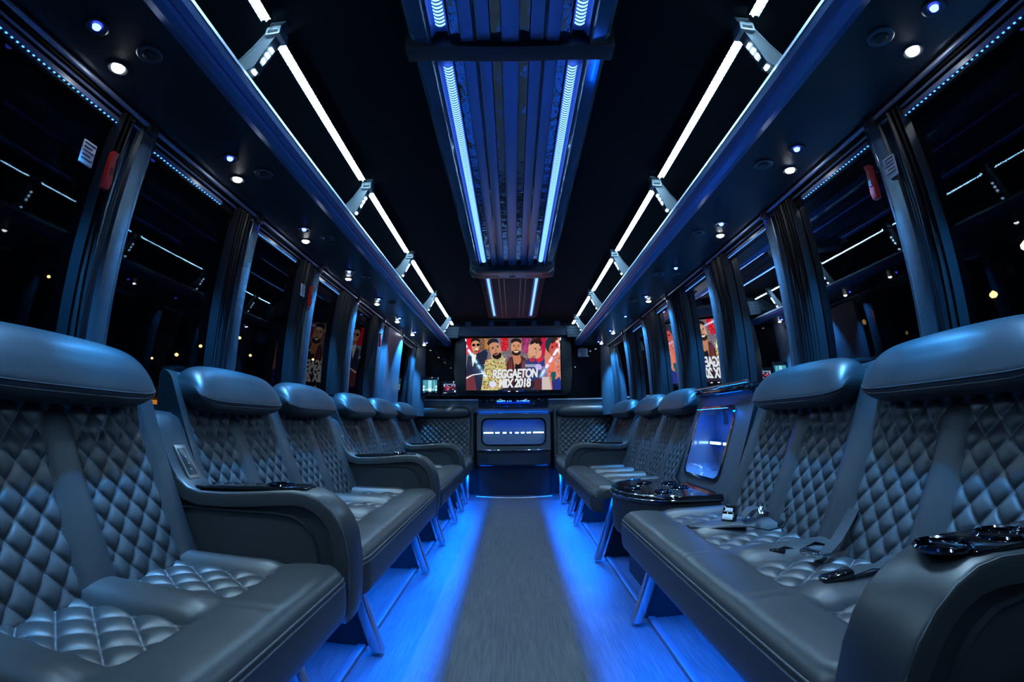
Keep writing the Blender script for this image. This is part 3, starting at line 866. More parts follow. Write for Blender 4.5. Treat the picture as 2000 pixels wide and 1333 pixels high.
# ------------------------------------------------------------------ corner seats at the back
def rear_seat(s):
    r = root('corner_seat', 'low %s corner seat facing the camera with diamond quilting, beside the lit cabinet' % SIDE[s], 'seat', (0, 5.005, 0), 'corner seats by the cabinet')
    xa, xb = .465, 1.15
    # backrest facing the camera
    def bx(u, v):
        x = xa + .035 + (xb - xa - .035)*u; z = .44 + .42*v
        A = x/.066 + z/.062; B = x/.066 - z/.062
        dA = abs(A - round(A))*2; dB = abs(B - round(B))*2
        pf = .012*math.sqrt(max(0, 1 - (1 - dA)**2))*math.sqrt(max(0, 1 - (1 - dB)**2))
        k_ = smooth(min(u, 1 - u)*12)
        return (s*x, .40 - .004 - pf*k_ + (.06*v), z)
    def uv(u, v):
        x = xa + .035 + (xb - xa - .035)*u; z = .44 + .42*v
        return (x/.066 + z/.062, x/.066 - z/.062)
    b = MB().loft([[(s*x, .40, .40), (s*x, .462, .90), (s*x, .475, .95), (s*x, .48, .40)] for x in (xa + .02, xb)])
    bk = b.build('backrest', leather, r, angle=R(30))
    MB().grid(110, 70, bx, uv).build('quilted_panel', quilt, bk, recalc=False, angle=R(70))
    # side bolster next to the cabinet
    prof = [(.0, .40), (-.03, .30), (-.028, .90), (.0, .97), (.03, .98)]
    b = MB()
    rings = []
    for z in [.30 + .69*t/10 for t in range(11)]:
        ring = []
        for q in range(12):
            a = 2*PI*q/12; ring.append((s*(xa + .008 + .030*math.cos(a)), .41 + .055*math.sin(a) + (z - .4)*.10, z))
        rings.append(ring)
    b.loft(rings); b.build('bolster', leather, r, angle=R(60))
    # long head roll
    rings = []; n = 30
    for i in range(n + 1):
        t = i/n; e = abs(2*t - 1); k_ = max(.08, 1 - e**8)**.45
        x = xa + .03 + (xb - xa - .03)*t
        rings.append([(s*x, .432 + .052*math.cos(a)*k_, .945 + (.072*math.sin(a) if math.sin(a) > 0 else .062*math.sin(a))*k_) for a in [2*PI*q/18 for q in range(18)]])
    hr = MB().loft(rings).build('headrest', leather, r, angle=R(70))
    # cushion
    b = MB(); rings = []
    for i in range(21):
        x = xa - .015 + (xb - xa + .015)*i/20; q = 1 - smooth((i/20)*.7/.06)
        rings.append([(s*x, .41, .455 - .01*q), (s*x, .30, .462 - .01*q), (s*x, .12, .468 - .01*q), (s*x, .05, .462 - .014*q), (s*x, .03, .44 - .01*q), (s*x, .025, .38), (s*x, .035, .325), (s*x, .41, .325)])
    b.loft(rings); b.build('cushion', leather, r, angle=R(45))
    for x in (.50,):
        b = MB().loft([[(s*(x - .02), y, z), (s*(x + .02), y, z), (s*(x + .02), y + .02, z), (s*(x - .02), y + .02, z)] for y, z in ((.06, .0005), (.10, .34))])
        bevel(b.build('leg', leg_mats, r, smooth=False), .004)
    b = MB().add([(s*.50, .09, .322), (s*1.1, .09, .322), (s*1.1, .105, .322), (s*.50, .105, .322)], [(0, 1, 2, 3)])
    b.build('underglow_strip', led_glow, r, smooth=False, recalc=False)
    return r
rear_seat(-1); rear_seat(1)

# ------------------------------------------------------------------ drink console on the right
def rrect(y0, y1, z0, z1, r_, n=5):
    out = []
    for cy, cz, a0 in ((y1 - r_, z1 - r_, 0), (y0 + r_, z1 - r_, 90), (y0 + r_, z0 + r_, 180), (y1 - r_, z0 + r_, 270)):
        for k_ in range(n + 1):
            a = R(a0 + 90*k_/n); out.append((cy + math.cos(a)*r_, cz + math.sin(a)*r_))
    return out
def frame_ring(outer, inner, map_o, b):
    n = len(outer); o = len(b.v)
    b.v += [map_o(*p) for p in outer] + [map_o(*p) for p in inner]
    b.f += [(o + i, o + (i+1) % n, o + n + (i+1) % n, o + n + i) for i in range(n)]
def side_console():
    ya, yb = 1.962, 2.645
    r = root('drink_console', 'black console between right benches with glowing blue bottle niche and glossy tray', 'console', (0, 0, 0))
    # face plane leans like the backrests
    def fx(z): return .915 + .33*(z - .45)
    fp = lambda d: (lambda y, z: (fx(z) + d, y, z))
    outer = rrect(ya, yb, .44, .965, .015); inner = rrect(2.13, 2.575, .545, .885, .05)
    b = MB(); frame_ring(outer, inner, fp(0), b); 
    n = len(outer)
    # outer sides back to the wall, niche sides
    o1 = len(b.v); b.v += [fp(0)(*p) for p in outer] + [(1.16, p[0], p[1]) for p in outer]
    b.f += [(o1 + i, o1 + n + i, o1 + n + (i+1) % n, o1 + (i+1) % n) for i in range(n)]
    b.build('face_frame', mat('console_leather', (.045, .047, .052), .45, spec=.4), r, recalc=False, angle=R(30))
    # niche lining: glossy
    b = MB(); o1 = 0; b.v += [fp(-.002)(*p) for p in inner] + [(1.145, p[0], p[1]) for p in inner]
    b.f += [(i, (i+1) % n, n + (i+1) % n, n + i) for i in range(n)] + [tuple(range(n, 2*n))]
    b.build('bottle_niche', mat('niche_blue_gloss', (.16, .20, .30), .12, spec=.7, coat=.4), r, recalc=False, angle=R(30))
    ring_o, ring_i = rrect(2.118, 2.587, .533, .897, .056), rrect(2.134, 2.571, .549, .881, .048)
    b = MB(); frame_ring(ring_o, ring_i, fp(-.006), b)
    b.build('niche_trim', gloss_black, r, recalc=False, angle=R(30))
    # row of bright diodes across the niche, rail behind them
    b = MB().box(1.10, 1.112, 2.14, 2.565, .690, .706); b.build('diode_rail', mat('blue_channel'), r, smooth=False)
    b = MB()
    for t in (.03, .06, .09, .36, .52, .55, .70, .76, .82, .88, .93, .97):
        y = 2.15 + .41*t; b.box(1.096, 1.101, y - .008, y + .008, .692, .704)
    tag(b.build('diodes', led_niche, r, smooth=False), kind='stuff')
    b = MB().add([(1.02, 2.16, .8835), (1.03, 2.16, .8835), (1.03, 2.55, .8835), (1.02, 2.55, .8835)], [(0, 1, 2, 3)]); b.build('niche_light', led_niche_blue, r, smooth=False, recalc=False)
    # upper shelf with chrome rail
    b = MB().box(1.05, 1.163, ya + .02, yb - .01, .955, .985); bevel(b.build('shelf', gloss_black, r, smooth=False), .008, 3)
    b = MB().tube([(1.055, ya + .03, .998), (1.055, yb - .01, .998)], .009, 10)
    for y in (ya + .06, 2.3, yb - .05): b.tube([(1.055, y, .98), (1.055, y, .998)], .006, 8)
    b.build('chrome_rail', chrome, r)
    # D-shaped tray
    pts = [(.90, ya + .004)]
    for k_ in range(19):
        a = R(-90 + 180*k_/18); pts.append((.70 - .225*math.cos(a), 2.300 + .320*math.sin(a)))
    pts.append((.90, yb - .02))
    b = MB(); zs = [(.985, .476), (1.0, .484), (1.0, .500), (.985, .508)]
    cx, cy = .72, 2.30
    b.loft([[(cx + (x - cx)*k_, cy + (y - cy)*k_, z) for x, y in pts] for k_, z in zs]); tray = b.build('drink_tray', gloss_black, r, angle=R(35))
    b = MB(); b.tube([(cx + (x - cx)*.975, cy + (y - cy)*.975, .510) for x, y in pts[1:-1]], .004, 6); b.build('tray_rim', chrome, tray)
    b = MB(); b.tube([(cx + (x - cx)*1.003, cy + (y - cy)*1.003, .492) for x, y in pts[1:-1]], .0022, 6); b.build('tray_edge', chrome, tray)
    for (x, y) in ((.58, 2.30), (.68, 2.14), (.68, 2.46), (.80, 2.24), (.80, 2.40)):
        MB().lathe((x, y, .508), [(.042, 0), (.043, .004), (.040, .0065), (.036, .005), (.035, .0005), (.0005, .0003)], 28).build('cup_holder', mat('cup_rim'), tray)
    # leather drum below the tray
    b = MB(); b.loft([[(cx + (x - cx)*k_, cy + (y - cy)*k_, z) for x, y in pts] for k_, z in ((.90, .30), (.95, .32), (.965, .40), (.965, .476))])
    b.build('base', leather_dark, r, angle=R(35))
    b = MB().box(.62, 1.15, 2.05, 2.55, .0125, .31); b.build('plinth', matte_black, r, smooth=False)
    return r
side_console()

# ------------------------------------------------------------------ cabinet with lit niche at the front
def cabinet():
    r = root('bar_cabinet', 'bar cabinet at the end of the aisle with blue-lit niche and line of diodes', 'cabinet', (0, 5.36, 0))
    X = .415
    outer = rrect(-X, X, .50, .925, .006); inner = rrect(-.355, .355, .575, .865, .06)
    n = len(outer); b = MB(); m_ = lambda d: (lambda x, z: (x, d, z))
    frame_ring(outer, inner, m_(0), b)
    o1 = len(b.v); b.v += [m_(0)(*p) for p in outer] + [m_(.13)(*p) for p in outer]; b.f += [(o1 + i, o1 + n + i, o1 + n + (i+1) % n, o1 + (i+1) % n) for i in range(n)]
    b.build('body', mat('cabinet_front', (.07, .075, .08), .42), r, recalc=False, angle=R(30))
    b = MB(); b.v += [m_(.0)(*p) for p in inner] + [m_(.125)(*p) for p in inner]
    b.f += [(i, (i+1) % n, n + (i+1) % n, n + i) for i in range(n)] + [tuple(range(n, 2*n))]
    b.build('niche', mat('niche_blue_gloss'), r, recalc=False, angle=R(30))
    b = MB(); frame_ring(rrect(-.367, .367, .563, .877, .066), rrect(-.350, .350, .580, .860, .058), m_(-.004), b); b.build('niche_trim', gloss_black, r, recalc=False)
    b = MB().box(-.345, .345, .105, .115, .700, .716); b.build('diode_rail', mat('blue_channel'), r, smooth=False)
    b = MB()
    for t in [0, .035, .07, .1, .135, .2, .24, .33, .36, .45, .54, .57, .64, .67, .74, .78, .85, .88, .91, .94, .97, 1.0]:
        x = -.335 + .67*t; b.box(x - .009, x + .009, .099, .106, .701, .715)
    tag(b.build('diodes', led_niche, r, smooth=False), kind='stuff')
    b = MB().add([(-.3, .05, .8635), (.3, .05, .8635), (.3, .06, .8635), (-.3, .06, .8635)], [(0, 1, 2, 3)]); b.build('niche_light', emitter('cabinet_niche_blue', (.0, .12, 1.0), 34.0), r, smooth=False, recalc=False)
    b = MB().tube([(-.40, -.006, .927), (.40, -.006, .927)], .006, 8); b.build('top_rail', chrome, r)
    # bowed tray and drum front
    def bow(z, k_, dep): return [(-X*k_, .05, z)] + [(-X*k_ + 2*X*k_*i/24, -dep*(1 - ((i - 12)/12)**2) - .01, z) for i in range(25)] + [(X*k_, .05, z)]
    b = MB().loft([bow(.497, 1.0, .085), bow(.505, 1.01, .095), bow(.517, 1.01, .095), bow(.524, 1.0, .085)]); b.build('tray', gloss_black, r, angle=R(30))
    b = MB().tube([p for p in bow(.521, 1.008, .093)][1:-1], .003, 6); b.build('tray_rim', chrome, r)
    b = MB().loft([bow(.345, .96, .06), bow(.36, .985, .075), bow(.497, .985, .075)]); b.build('drum_front', mat('drum_leather', (.02, .022, .025), .4), r, angle=R(30))
    b = MB().box(-.395, .395, .02, .13, .0005, .345); b.build('plinth', matte_black, r, smooth=False)
    b = MB().add([(-.38, -.035, .3435), (.38, -.035, .3435), (.38, -.028, .3435), (-.38, -.028, .3435)], [(0, 1, 2, 3)]); b.build('underglow_strip', emitter('cabinet_underglow', BLUE, 9.0), r, smooth=False, recalc=False)
    return r
cabinet()
# curved pale threshold on the floor in front of the cabinet
b = MB(); pts = [(-.42 + .84*i/20, 5.30 - .10*(1 - ((i - 10)/10)**2), .004) for i in range(21)]
b.tube(pts, .006, 6); struct(b.build('trim_60', mat('threshold', (.4, .42, .45), .4, metal=.5)))

# ledge above the cabinet with amplifier
r = root('ledge', 'blue-lit leather ledge above the cabinet under the television', 'shelf', (0, 5.36, .93))
b = MB().loft([[(-.455, .030, z0), (.455, .030, z0), (.455, .135, z0), (-.455, .135, z0)] for z0 in (.004, .055)]); bevel(b.build('slab', leather, r, smooth=False), .01, 3)
b = MB().add([(-.40, .006, .0015), (.40, .006, .0015), (.40, .012, .0005), (-.40, .012, .0005)], [(0, 1, 2, 3)]); b.build('glow_strip', emitter('ledge_glow', (.0, .12, 1.0), 120.0), r, smooth=False, recalc=False)
r = root('amplifier', 'slim black amplifier with a row of small blue lights under the television', 'amplifier', (0, 5.40, 1.0))
b = MB().box(-.40, .40, 0, .09, .0, .115); bevel(b.build('case', gloss_black, r, smooth=False), .004)
b = MB().box(-.19, .19, -.003, .0, .040, .062); b.build('display', mat('deep_blue_display', (.0, .01, .06), .2, emit=(.0, .05, 1.0), strength=.5), r, smooth=False)
b = MB(); rr = random.Random(2)
for t in (0, .03, .055, .08, .11, .14, .17, .22, .32, .38, .43, .62, .67, .73, .80, .83, .86, .90, .94, .98):
    x = -.185 + .37*t; b.box(x - .004, x + .004, -.006, -.003, .064, .076)
tag(b.build('indicator_lights', emitter('indicator_blue', (.06, .32, 1.0), 3.0), r, smooth=False), kind='stuff')

# ------------------------------------------------------------------ bulkhead at the front end
HY = 5.14
r = root('bulkhead', 'grey sloping bulkhead panel with dark air vents above the television', 'panel', (0, HY, 0))
b = MB(); b.loft([[(x, y, z) for y, z in ((.0, 1.975), (.0, 1.885), (.02, 1.87), (.055, 1.80), (.085, 1.792), (.115, 1.82), (.35, 1.82), (.35, 1.98))] for x in (-1.10, 1.10)])
b.build('panel', trim_grey, r, angle=R(25))
for i, (xa, xb) in enumerate([(-.70, -.535), (-.46, -.27), (-.205, -.04), (.04, .205), (.27, .46), (.535, .70)]):
    b = MB().box(xa, xb, -.006, .0, 1.893, 1.945); vt = bevel(b.build('air_vent', matte_black, r, smooth=False), .002)
    b = MB()
    for k_ in range(7):
        x = xa + (xb - xa)*(k_ + .5)/7; b.box(x - .002, x + .002, -.009, -.006, 1.897, 1.941)
    tag(b.build('vent_grille', soft_black, vt, smooth=False), kind='stuff')
for xa, xb in ((-.525, -.47), (.47, .525), (-.26, -.215), (.215, .26)):
    b = MB().box(xa, xb, -.005, .0, 1.895, 1.943); b.build('blank_plate', mat('blue_grey_plate', (.16, .20, .32), .35, metal=.3), r, smooth=False)
def grille_mat():
    m = bpy.data.materials.new('speaker_mesh'); m.use_nodes = True; nt = m.node_tree; b_ = nt.nodes['Principled BSDF']
    tc = nt.nodes.new('ShaderNodeTexCoord'); v = nt.nodes.new('ShaderNodeTexVoronoi'); v.inputs['Scale'].default_value = 75; v.inputs['Randomness'].default_value = .15
    nt.links.new(tc.outputs['Object'], v.inputs['Vector'])
    cr = nt.nodes.new('ShaderNodeValToRGB'); cr.color_ramp.elements[0].position = .30; cr.color_ramp.elements[0].color = (.004, .004, .005, 1)
    cr.color_ramp.elements[1].position = .42; cr.color_ramp.elements[1].color = (.10, .12, .14, 1)
    nt.links.new(v.outputs['Distance'], cr.inputs[0]); nt.links.new(cr.outputs[0], b_.inputs['Base Color']); return m
gm = grille_mat()
for s in (-1, 1):
    o = root('speaker', '%s small mesh speaker grille in the upper corner beside the television bulkhead' % SIDE[s], 'speaker', (s*.66, HY - .01, 1.82), 'bulkhead speakers')
    b = MB().loft([[(s*-.07, 0, .07), (s*.08, 0, .07), (s*.10, .055, -.045), (s*-.045, .055, -.055)], [(s*-.07, .02, .07), (s*.08, .02, .07), (s*.10, .07, -.045), (s*-.045, .07, -.055)]])
    bevel(b.build('grille', gm, o, smooth=False), .006)
# pillar-like end trims and the black glass behind the television
k = 61
for s in (-1, 1):
    b = MB(); b.loft([[(s*x, y, z) for x, y in ((1.02, 5.42), (1.03, 5.38), (1.08, 5.33), (1.15, 5.30), (1.17, 5.30), (1.17, 5.5), (1.02, 5.5))] for z in (.9, 1.76)])
    struct(b.build('trim_%d' % k, trim_grey, angle=R(50))); k += 1
b = MB().box(-1.16, 1.16, 5.42, 5.5, .95, 1.085); struct(bevel(b.build('trim_%d' % k, trim_grey, smooth=False), .01, 3)); k += 1
b = MB().box(-1.05, 1.05, 5.405, 5.42, 1.080, 1.094); struct(b.build('trim_%d' % k, mat('sill_edge', (.35, .38, .42), .4), smooth=False)); k += 1
r = bpy.data.objects.new('window_90', None); C.objects.link(r); r['kind'] = 'structure'
b = MB().add([(-1.04, 5.43, 1.08), (1.04, 5.43, 1.08), (1.04, 5.43, 1.80), (-1.04, 5.43, 1.80)], [(0, 1, 2, 3)]); b.build('pane', glass, r, smooth=False, recalc=False)
b = MB().add([(-1.04, 5.46, 1.08), (1.04, 5.46, 1.08), (1.04, 5.46, 1.80), (-1.04, 5.46, 1.80)], [(0, 1, 2, 3)]); b.build('blind', mat('black_blind', (.006, .006, .008), .8), r, smooth=False, recalc=False)

# wide steel-blue panel between two left windows (door post)
b = MB(); zs = [.86 + .80*t/8 for t in range(9)]
b.loft([[(-(wall_x(z) - .05), 3.98, z), (-(wall_x(z) - .055), 4.02, z), (-(wall_x(z) - .055), 4.48, z), (-(wall_x(z) - .05), 4.52, z), (-wall_x(z), 4.52, z), (-wall_x(z), 3.98, z)] for z in zs])
struct(b.build('trim_%d' % k, white_metal, angle=R(30))); k += 1

# ------------------------------------------------------------------ television
TVY, TX0, TX1, TZ0, TZ1 = 5.23, -.525, .530, 1.185, 1.772
r = root('television', 'wide television at the end of the aisle showing five people and a music title', 'television', (0, TVY, 0))
pr = [(-.60, 1.13), (.60, 1.13), (.645, 1.17), (.665, 1.40), (.66, 1.745), (.60, 1.800), (.50, 1.812), (-.50, 1.812), (-.60, 1.800), (-.66, 1.745), (-.665, 1.40), (-.645, 1.17)]
b = MB().loft([[(x, y, z) for x, z in pr] for y in (.03, .10)]); bevel(b.build('surround', matte_black, r, smooth=False), .006)
b = MB().box(TX0 - .014, TX1 + .014, .0, .03, TZ0 - .022, TZ1 + .014); bevel(b.build('case', gloss_black, r, smooth=False), .003)
def pic_mat():
    m = bpy.data.materials.new('screen_picture'); m.use_nodes = True; nt = m.node_tree; b_ = nt.nodes['Principled BSDF']
    at = nt.nodes.new('ShaderNodeAttribute'); at.attribute_name = 'pic'
    b_.inputs['Base Color'].default_value = (.004, .004, .005, 1); b_.inputs['Roughness'].default_value = .05
    nt.links.new(at.outputs['Color'], b_.inputs['Emission Color']); b_.inputs['Emission Strength'].default_value = 1.0
    return m
picm = pic_mat()
def S(px, py):            # a point of the picture (0..1516, 0..847) on the screen
    return (TX0 + (TX1 - TX0)*max(0, min(1516, px))/1516, TZ1 - (TZ1 - TZ0)*max(0, min(847, py))/847)
def lin(c): return tuple(((v/255)/12.92 if v/255 <= .04045 else ((v/255 + .055)/1.055)**2.4) for v in c)
class Pic:
    def __init__(s): s.v = []; s.f = []; s.c = []; s.n = 0
    def poly(s, pts, col):
        o = len(s.v); d = -.0006 - s.n*.000007; s.n += 1
        for x, y in pts: a, z = S(x, y); s.v.append((a, d, z))
        s.f.append(tuple(range(o, o + len(pts)))); s.c.append(col)
    def ell(s, cx, cy, rx, ry, col, rot=0, a0=0, a1=360, n=22):
        c_, s_ = math.cos(R(rot)), math.sin(R(rot)); pts = []
        for i in range(n):
            a = R(a0 + (a1 - a0)*i/(n - (1 if a1 - a0 < 360 else 0))); x, y = rx*math.cos(a), ry*math.sin(a)
            pts.append((cx + x*c_ - y*s_, cy + x*s_ + y*c_))
        s.poly(pts, col)
    def build(s, name, parent):
        me = bpy.data.meshes.new(name); me.from_pydata(s.v, [], s.f)
        ca = me.color_attributes.new('pic', 'FLOAT_COLOR', 'CORNER'); k_ = 0
        for p in me.polygons:
            for _ in p.vertices: ca.data[k_].color = (*lin(s.c[p.index]), 1); k_ += 1
        me.materials.append(picm); o = bpy.data.objects.new(name, me); C.objects.link(o); o.parent = parent; return o
P = Pic(); rr = random.Random(11)
P.poly([(0, 0), (1516, 0), (1516, 847), (0, 847)], (112, 108, 118))
def rect(x0, y0, x1, y1, c): P.poly([(x0, y0), (x1, y0), (x1, y1), (x0, y1)], c)
rect(0, 0, 220, 260, (205, 22, 40)); rect(200, 0, 380, 200, (120, 84, 60)); rect(300, 20, 360, 180, (190, 130, 60)); rect(560, 0, 680, 210, (205, 20, 38)); rect(680, 0, 740, 330, (120, 100, 105))
rect(900, 0, 1020, 180, (150, 30, 90)); rect(915, 120, 1010, 250, (170, 40, 110)); rect(1020, 0, 1210, 60, (110, 70, 80)); rect(1205, 0, 1300, 300, (185, 25, 70))
for _ in range(420):      # mottled backdrop
    x, y = rr.choice([rr.uniform(205, 400), rr.uniform(560, 760), rr.uniform(880, 1060)]), rr.uniform(0, 420); g = rr.uniform(60, 200)
    w_ = rr.uniform(5, 13); c = (g, g*rr.uniform(.55, 1), g*rr.uniform(.5, 1)); rect(x, y, x + w_, y + w_, c)
# person at the far left: sunglasses, navy suit
rect(0, 520, 240, 847, (60, 30, 45)); P.poly([(0, 520), (30, 300), (100, 235), (210, 240), (310, 180), (350, 240), (300, 560), (240, 847), (60, 847), (20, 650)], (34, 40, 66))
P.poly([(100, 240), (185, 235), (150, 330), (105, 470), (90, 330)], (225, 222, 225)); P.poly([(95, 180), (185, 200), (170, 275), (110, 260)], (170, 115, 85))
P.ell(150, 120, 66, 105, (205, 150, 115)); P.ell(148, 45, 72, 52, (32, 24, 24)); P.ell(150, 92, 62, 55, (205, 150, 115))
P.ell(122, 112, 27, 24, (12, 10, 14)); P.ell(192, 108, 26, 24, (12, 10, 14)); P.ell(172, 178, 26, 12, (240, 232, 225)); P.ell(165, 215, 40, 12, (120, 80, 60))
P.poly([(160, 260), (190, 240), (260, 420), (200, 480)], (26, 30, 52)); P.poly([(0, 620), (60, 590), (130, 600), (170, 847), (0, 847)], (110, 52, 60))
# second: beard, floral shirt
P.poly([(240, 847), (290, 500), (310, 370), (440, 320), (600, 300), (640, 420), (660, 560), (650, 847)], (196, 186, 120))
for _ in range(230):
    y = rr.uniform(330, 840); x = rr.uniform(300 - (y - 330)*.1, 640); c = rr.choice([(200, 50, 45), (60, 110, 70), (225, 205, 90), (235, 225, 190), (70, 90, 60), (215, 120, 50), (40, 80, 100)])
    P.ell(x, y, rr.uniform(6, 17), rr.uniform(6, 15), c, n=7)
P.poly([(395, 290), (590, 270), (600, 340), (500, 400), (420, 350)], (178, 172, 130)); P.poly([(430, 230), (560, 220), (560, 320), (500, 360)], (150, 95, 70))
P.ell(472, 190, 92, 150, (198, 140, 108), -12); P.ell(430, 70, 92, 62, (36, 30, 42), -14); P.ell(445, 120, 78, 50, (198, 140, 108), -14)
P.ell(498, 285, 74, 58, (30, 20, 20), -14); P.ell(482, 232, 58, 42, (198, 140, 108), -12); P.ell(486, 272, 32, 12, (165, 80, 75), -14); P.ell(478, 252, 38, 9, (40, 26, 24), -14)
for x, y in ((428, 172), (510, 150)): P.ell(x, y - 18, 28, 6, (40, 26, 24), -16); P.ell(x, y, 17, 8, (50, 35, 30), -14)
P.poly([(468, 170), (484, 172), (496, 222), (466, 226)], (170, 112, 84))
# third: smiling, brown jacket
P.poly([(640, 847), (650, 420), (690, 330), (790, 290), (880, 290), (960, 340), (990, 450), (980, 847)], (84, 40, 42)); P.poly([(745, 280), (870, 270), (885, 360), (850, 500), (780, 500)], (190, 128, 95))
P.poly([(790, 420), (840, 440), (880, 400), (890, 847), (760, 847)], (22, 18, 24))
for x in (690, 720, 910, 940): P.poly([(x, 350), (x + 8, 350), (x + 20, 640), (x - 2, 640)], (120, 66, 62))
P.ell(808, 160, 84, 128, (208, 150, 114)); P.ell(808, 58, 86, 52, (38, 28, 26)); P.ell(808, 115, 72, 56, (208, 150, 114)); P.ell(808, 240, 74, 52, (52, 34, 28)); P.ell(808, 190, 62, 46, (208, 150, 114))
P.ell(808, 222, 36, 20, (242, 234, 228), 0, 0, 180); P.ell(808, 205, 42, 7, (60, 38, 30))
for x in (772, 846): P.ell(x, 120, 22, 5, (45, 30, 26)); P.ell(x, 137, 15, 7, (60, 40, 34))
P.poly([(800, 135), (816, 135), (826, 185), (792, 185)], (180, 122, 90))
# fourth: curly hair, red and blue jacket
P.poly([(960, 847), (950, 400), (1000, 330), (1230, 290), (1300, 470), (1340, 847)], (46, 60, 120)); P.poly([(1000, 330), (1080, 320), (1110, 380), (1040, 400)], (190, 40, 60)); P.poly([(1120, 340), (1220, 290), (1240, 360), (1160, 420)], (215, 40, 62))
P.poly([(1000, 200), (1050, 230), (1060, 330), (1010, 340), (990, 280)], (205, 150, 120)); P.ell(1110, 205, 100, 142, (214, 160, 128), -22); P.ell(1130, 90, 100, 62, (34, 26, 28), -6); P.ell(1105, 138, 82, 50, (214, 160, 128), -20)
for _ in range(40): P.ell(1130 + rr.uniform(-75, 75), 50 + rr.uniform(-45, 45), 15, 13, (30 + rr.randrange(25), 24, 26), n=7)
for x, y in ((1118, 188), (1190, 205)): P.ell(x, y - 16, 24, 5, (40, 28, 26), 16); P.ell(x, y, 15, 7, (50, 34, 30), 12)
P.ell(1098, 305, 30, 12, (175, 95, 88), 18); P.ell(1085, 330, 34, 9, (110, 78, 66), 20); P.poly([(1140, 205), (1156, 210), (1140, 268), (1112, 262)], (188, 134, 104))
for i in range(12): rect(950 + i*17, 430 + (i % 2)*6, 960 + i*17, 480, (190, 195, 215))
# fifth: long hair, reddish light
P.poly([(1270, 847), (1265, 300), (1300, 20), (1516, 0), (1516, 847)], (214, 132, 104)); P.ell(1395, 120, 118, 150, (30, 52, 60)); P.ell(1420, 190, 84, 125, (190, 84, 70), 8); P.ell(1440, 60, 70, 60, (60, 30, 34), 10)
P.poly([(1440, 60), (1500, 20), (1516, 240), (1490, 290)], (235, 190, 160)); P.ell(1440, 140, 60, 60, (205, 70, 66), 0)
for x, y in ((1392, 165), (1462, 140)): P.ell(x, y - 15, 26, 5, (60, 26, 26), -16); P.ell(x, y, 18, 8, (42, 24, 28), -14)
P.ell(1430, 250, 30, 11, (150, 40, 50), -16); P.poly([(1300, 330), (1380, 320), (1420, 420), (1400, 700), (1310, 560)], (226, 110, 80))
for _ in range(60):
    x, y = rr.uniform(1300, 1500), rr.uniform(330, 840); c = rr.choice([(40, 120, 130), (230, 130, 90), (180, 50, 60), (60, 90, 170), (235, 200, 180)]) ; P.poly([(x, y), (x + 26, y - 26), (x + 34, y - 18), (x + 8, y + 10)], c)
P.poly([(1360, 560), (1440, 560), (1420, 760), (1370, 740)], (34, 84, 96)); P.poly([(1370, 720), (1500, 640), (1516, 700), (1516, 847), (1380, 847)], (38, 50, 130))
# pale panels, glow and dark foot of the picture
P.poly([(1215, 640), (1330, 640), (1360, 847), (1210, 847)], (205, 190, 184)); P.poly([(1190, 470), (1290, 470), (1310, 640), (1210, 640)], (126, 104, 140)); P.ell(1160, 480, 55, 50, (190, 180, 240)); P.poly([(1080, 700), (1200, 640), (1205, 847), (1090, 847)], (90, 40, 50))
P.ell(430, 750, 60, 50, (220, 220, 245)); P.poly([(0, 640), (110, 590), (270, 568), (272, 582), (110, 606), (6, 664)], (232, 236, 245)); P.poly([(680, 760), (1090, 700), (1090, 800), (1030, 847), (520, 847), (640, 790)], (40, 34, 48))
scr = P.build('screen', r)
def text(body, px, pz, size, mname, off_, parent, sx=.70, shear=.22, bold=.012):
    cu = bpy.data.curves.new('caption', 'FONT'); cu.body = body; cu.size = size; cu.shear = shear; cu.offset = bold*size*2.2; cu.align_x = 'CENTER'; cu.space_character = .93
    o = bpy.data.objects.new('caption', cu); C.objects.link(o); o.parent = parent
    cu.materials.append(mname); bpy.context.view_layer.update()
    me = bpy.data.meshes.new_from_object(o.evaluated_get(bpy.context.evaluated_depsgraph_get())); me.transform(Matrix.Translation((px, off_, pz)) @ Matrix.Rotation(R(-1.5), 4, 'Y') @ Matrix.Rotation(PI/2, 4, 'X') @ Matrix.Diagonal((sx, 1, 1, 1)))
    bpy.data.objects.remove(o); bpy.data.curves.remove(cu)
    o = bpy.data.objects.new('caption', me); C.objects.link(o); o.parent = parent; return o
tw = emitter('caption_silver', (.80, .82, .85), .95); tk = mat('caption_shadow', (.0, .0, .0), .5)
x0, z0 = S(785, 648); x1, z1 = S(775, 800)
for dx, dz, d, m_ in ((.006, -.005, -.0100, tk), (.002, -.005, -.0105, tk), (-.0016, 0, -.0113, tw), (.0016, 0, -.0115, tw)):
    text('REGGAETON', x0 + dx, z0 + dz, .134, m_, d, scr, .66, .16, .016)
    text('MIX 2018', x1 + dx, z1 + dz, .134, m_, d, scr, .70, .16, .016)
b = MB().box(-.06, -.035, -.003, .0, TZ0 - .016, TZ0 - .010).box(.03, .055, -.003, .0, TZ0 - .016, TZ0 - .010); tag(b.build('standby_lights', emitter('standby_warm', (1, .75, .6), 2.0), r, smooth=False), kind='stuff')

